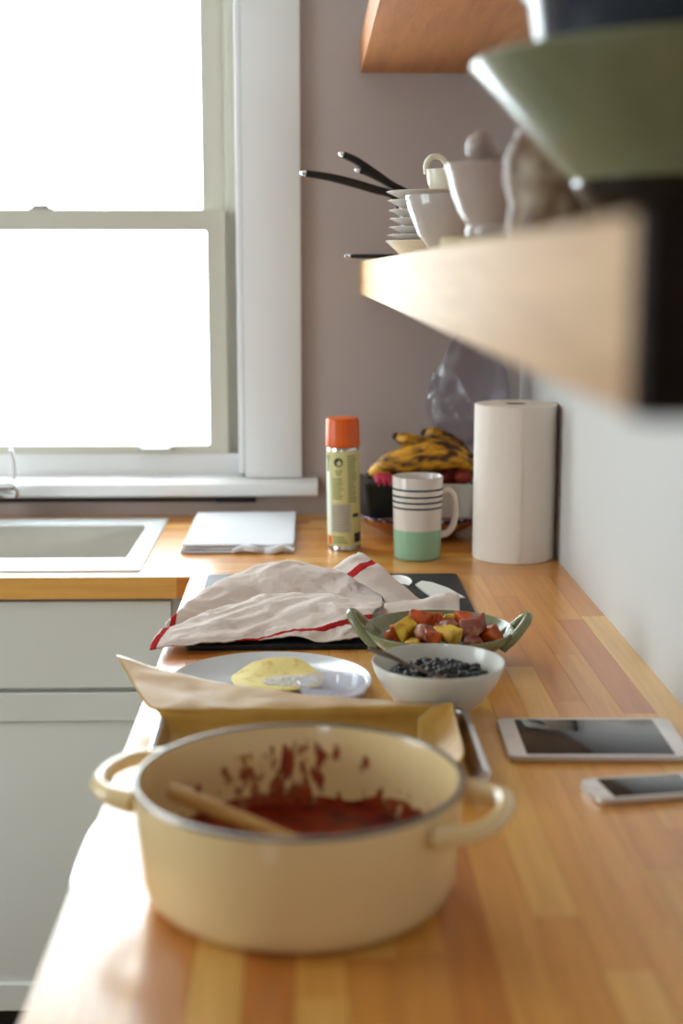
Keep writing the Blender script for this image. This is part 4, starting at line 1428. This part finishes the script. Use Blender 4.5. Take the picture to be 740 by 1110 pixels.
def dish(name, label, prof, z, m, x=SDX, y=SDY, cat='saucer', group=None):
    return tag(link(name, lathe(prof, 56), m, None, (x, y, z)), label, cat, group)


def saucer_prof(r, h):
    return [(0, 0.001), (r * 0.55, 0.001), (r * 0.57, 0), (r * 0.62, 0), (r * 0.75, h * 0.35), (r * 0.99, h - 0.0008), (r, h), (r * 0.985, h + 0.0008), (r * 0.74, h * 0.35 + 0.003), (r * 0.55, 0.004), (0, 0.004)]


dish('shallow_bowl', 'beige shallow bowl at the bottom of the stacked dishes on the shelf', saucer_prof(0.0685, 0.024), SZ, M['cream_glaze'], cat='bowl')
dish('saucer', 'thin plain saucer second from the bottom of the stack on the shelf', saucer_prof(0.0655, 0.008), SZ + 0.0245, M['white_glaze'], group='stacked white dishes')
ordn = ['lowest', 'second lowest', 'middle', 'second highest', 'topmost']
zz_ = SZ + 0.0335
for k, (r, h) in enumerate(((0.063, 0.0105), (0.0625, 0.0105), (0.064, 0.0105), (0.0655, 0.0125), (0.0675, 0.0125))):
    dish('saucer', f'{ordn[k]} of five thick white saucers stacked on the shelf', saucer_prof(r, h), zz_, M['white_glaze'], group='stacked white dishes')
    zz_ += h * 0.35 + 0.0085
# small cup on top of the stack
cp = thing('espresso_cup', 'small cream cup with loop handle on top of the saucer stack', 'cup', (0.203, 2.15, zz_ - 0.0045))
link('cup', lathe([(0, 0.0), (0.018, 0.0), (0.022, 0.003), (0.0265, 0.018), (0.0295, 0.036), (0.0292, 0.0365), (0.0275, 0.036), (0.0245, 0.018), (0.019, 0.005), (0, 0.004)], 48), M['cream_glaze'], cp)
hp = spline([(-0.0275, 0.0, 0.030), (-0.0285, -0.002, 0.043), (-0.022, -0.003, 0.0535), (-0.010, -0.003, 0.0545), (-0.001, -0.003, 0.047), (0.004, -0.003, 0.037)], 6)
link('handle', tube(hp, 0.0044, 10, up=Vector((0, 1, 0))), M['cream_glaze'], cp)

# white bowl in front of the stack
dish('cereal_bowl', 'glossy white bowl on the shelf between saucers and mortar',
     [(0, 0.002), (0.026, 0.002), (0.028, 0), (0.032, 0), (0.036, 0.005), (0.054, 0.028), (0.066, 0.058), (0.0705, 0.0755), (0.0700, 0.0772), (0.0685, 0.077), (0.064, 0.058), (0.051, 0.029), (0.034, 0.009), (0, 0.006)],
     SZ, M['shelf_bowl'], 0.197, 1.90, 'bowl')

# mortar, pestle, coaster
tag(link('coaster', lathe([(0, 0.0), (0.058, 0.0), (0.06, 0.002), (0.06, 0.010), (0.058, 0.012), (0, 0.012)], 48), M['cork'], None, (0.188, 1.40, SZ)), 'pale round coaster under the mortar on the shelf', 'coaster')
tag(link('mortar', lathe([(0, 0.002), (0.028, 0.002), (0.030, 0), (0.036, 0), (0.038, 0.006), (0.036, 0.012), (0.045, 0.026), (0.052, 0.045), (0.056, 0.062), (0.0585, 0.066), (0.0580, 0.069), (0.052, 0.069),
                         (0.048, 0.060), (0.040, 0.035), (0.025, 0.018), (0, 0.014)], 56), M['mortar'], None, (0.190, 1.40, SZ + 0.012)), 'pale porcelain mortar on the shelf next to the white bowl', 'mortar')
pe = Vector((0.157, 1.40, SZ + 0.106))
pb = Vector((0.214, 1.398, SZ + 0.056))
tag(link('pestle', tube([pe.lerp(pb, t) for t in (0, 0.06, 0.14, 0.24, 0.34, 0.6, 0.85, 1.0)], [0.008, 0.0130, 0.0148, 0.0125, 0.0095, 0.0105, 0.014, 0.010], 20), M['mortar'], None), 'pale porcelain pestle leaning in the mortar', 'pestle')

# jar behind the green bowl
jr = thing('stoneware_jar', 'mottled beige and amber jar behind the green bowl', 'jar', (0.212, 1.185, SZ))
link('jar', lathe([(0, 0.0), (0.040, 0.0), (0.046, 0.004), (0.050, 0.016), (0.047, 0.034), (0.052, 0.052), (0.052, 0.070), (0.047, 0.083), (0.043, 0.088), (0.043, 0.093), (0.039, 0.093), (0.039, 0.087), (0.044, 0.074), (0.044, 0.012), (0, 0.008)], 56), M['jar'], jr)

# bowl stack nearest the camera
GX, GY = 0.279, 1.0
tag(link('black_bowl', lathe([(0, 0.002), (0.05, 0.002), (0.052, 0), (0.058, 0), (0.064, 0.005), (0.082, 0.018), (0.094, 0.034), (0.0965, 0.041), (0.0945, 0.0425), (0.091, 0.035), (0.078, 0.021), (0.06, 0.010), (0, 0.008)], 72),
         M['black_glaze'], None, (GX, GY, SZ)), 'black glazed bowl at the bottom of the big bowl stack', 'bowl')
tag(link('mixing_bowl', lathe([(0, 0.003), (0.062, 0.003), (0.064, 0), (0.07, 0), (0.078, 0.006), (0.098, 0.030), (0.128, 0.062), (0.150, 0.086), (0.1655, 0.102), (0.1675, 0.105), (0.166, 0.1075), (0.162, 0.106), (0.148, 0.093),
                              (0.122, 0.064), (0.092, 0.034), (0.07, 0.012), (0, 0.009)], 96), M['green_bowl'], None, (GX, GY, SZ + 0.0135)), 'large flared sage green mixing bowl on the shelf', 'bowl')
tag(link('slate_blue_bowl', lathe([(0, 0.003), (0.07, 0.003), (0.074, 0), (0.08, 0.0), (0.092, 0.008), (0.112, 0.035), (0.122, 0.065), (0.128, 0.104), (0.1335, 0.109), (0.134, 0.112), (0.131, 0.1125), (0.125, 0.107), (0.117, 0.065), (0.106, 0.036), (0.085, 0.012), (0, 0.009)], 96),
         M['slate_blue'], None, (GX, GY, SZ + 0.0555)), 'dark slate blue bowl nested in the green mixing bowl', 'bowl')

# nested pans at the back of the shelf, handles pointing out past its edge
def pan(label, z, r, h, hpts, hr=0.0082):
    p = thing('frying_pan', label, 'pan', (0.268, 2.60, SZ + z), 0, 'nested pans on the shelf')
    link('pan', lathe([(0, 0.0), (r * 0.8, 0.0), (r * 0.87, 0.004), (r, h), (r - 0.002, h + 0.0005), (r * 0.85, 0.006), (0, 0.003)], 56), M['black_plastic'], p)
    P = spline(hpts, 6)
    hd = link('handle', tube(P, [hr * 0.8, hr, hr, hr * 0.85], 12, flat=(1.1, 0.9)), M['black_plastic'], p)
    d = (P[-1] - P[-2]).normalized()
    link('hanging_tip', tube([P[-1] - d * 0.002, P[-1] + d * 0.005, P[-1] + d * 0.009], [hr * 0.8, hr * 0.75, hr * 0.4], 10, flat=(1.1, 0.75)), M['chrome'], hd)
    return p


pan('largest nested pan, its black handle reaching furthest left of the shelf', 0.0, 0.112, 0.096,
    [(-0.106, -0.02, 0.092), (-0.118, -0.03, 0.112), (-0.150, -0.04, 0.121), (-0.19, -0.05, 0.132), (-0.235, -0.06, 0.142), (-0.272, -0.065, 0.147)])
pan('middle nested pan with the black handle pointing highest', 0.008, 0.106, 0.092,
    [(-0.100, 0.0, 0.088), (-0.096, -0.005, 0.108), (-0.122, -0.01, 0.124), (-0.152, -0.015, 0.144), (-0.183, -0.02, 0.164), (-0.205, -0.02, 0.174)])
pan('smallest nested pan with the shortest black handle between the two others', 0.016, 0.100, 0.088,
    [(-0.094, -0.01, 0.084), (-0.092, -0.015, 0.100), (-0.115, -0.018, 0.112), (-0.142, -0.02, 0.126), (-0.162, -0.022, 0.135), (-0.176, -0.022, 0.139)], 0.0072)
# utensil lying flat, its end over the shelf edge
sv = thing('spatula', 'black spatula lying flat with its handle over the shelf edge', 'spatula', (0.072, 2.50, SZ + 0.0052))
link('handle', tube([(0, 0, 0), (0.02, -0.002, 0), (0.06, -0.008, 0), (0.10, -0.016, 0), (0.13, -0.022, 0)], [0.0045, 0.005, 0.0048, 0.0042, 0.004], 10, flat=(1, 0.8)), M['black_plastic'], sv)
link('hanging_tip', tube([(0.002, 0, 0), (-0.005, 0, 0), (-0.009, 0, 0)], [0.0046, 0.0042, 0.002], 10), M['chrome'], sv)
link('blade', box_mesh(0.125, 0.19, -0.06, 0.01, -0.003, -0.001, 0.0008), M['black_plastic'], sv)
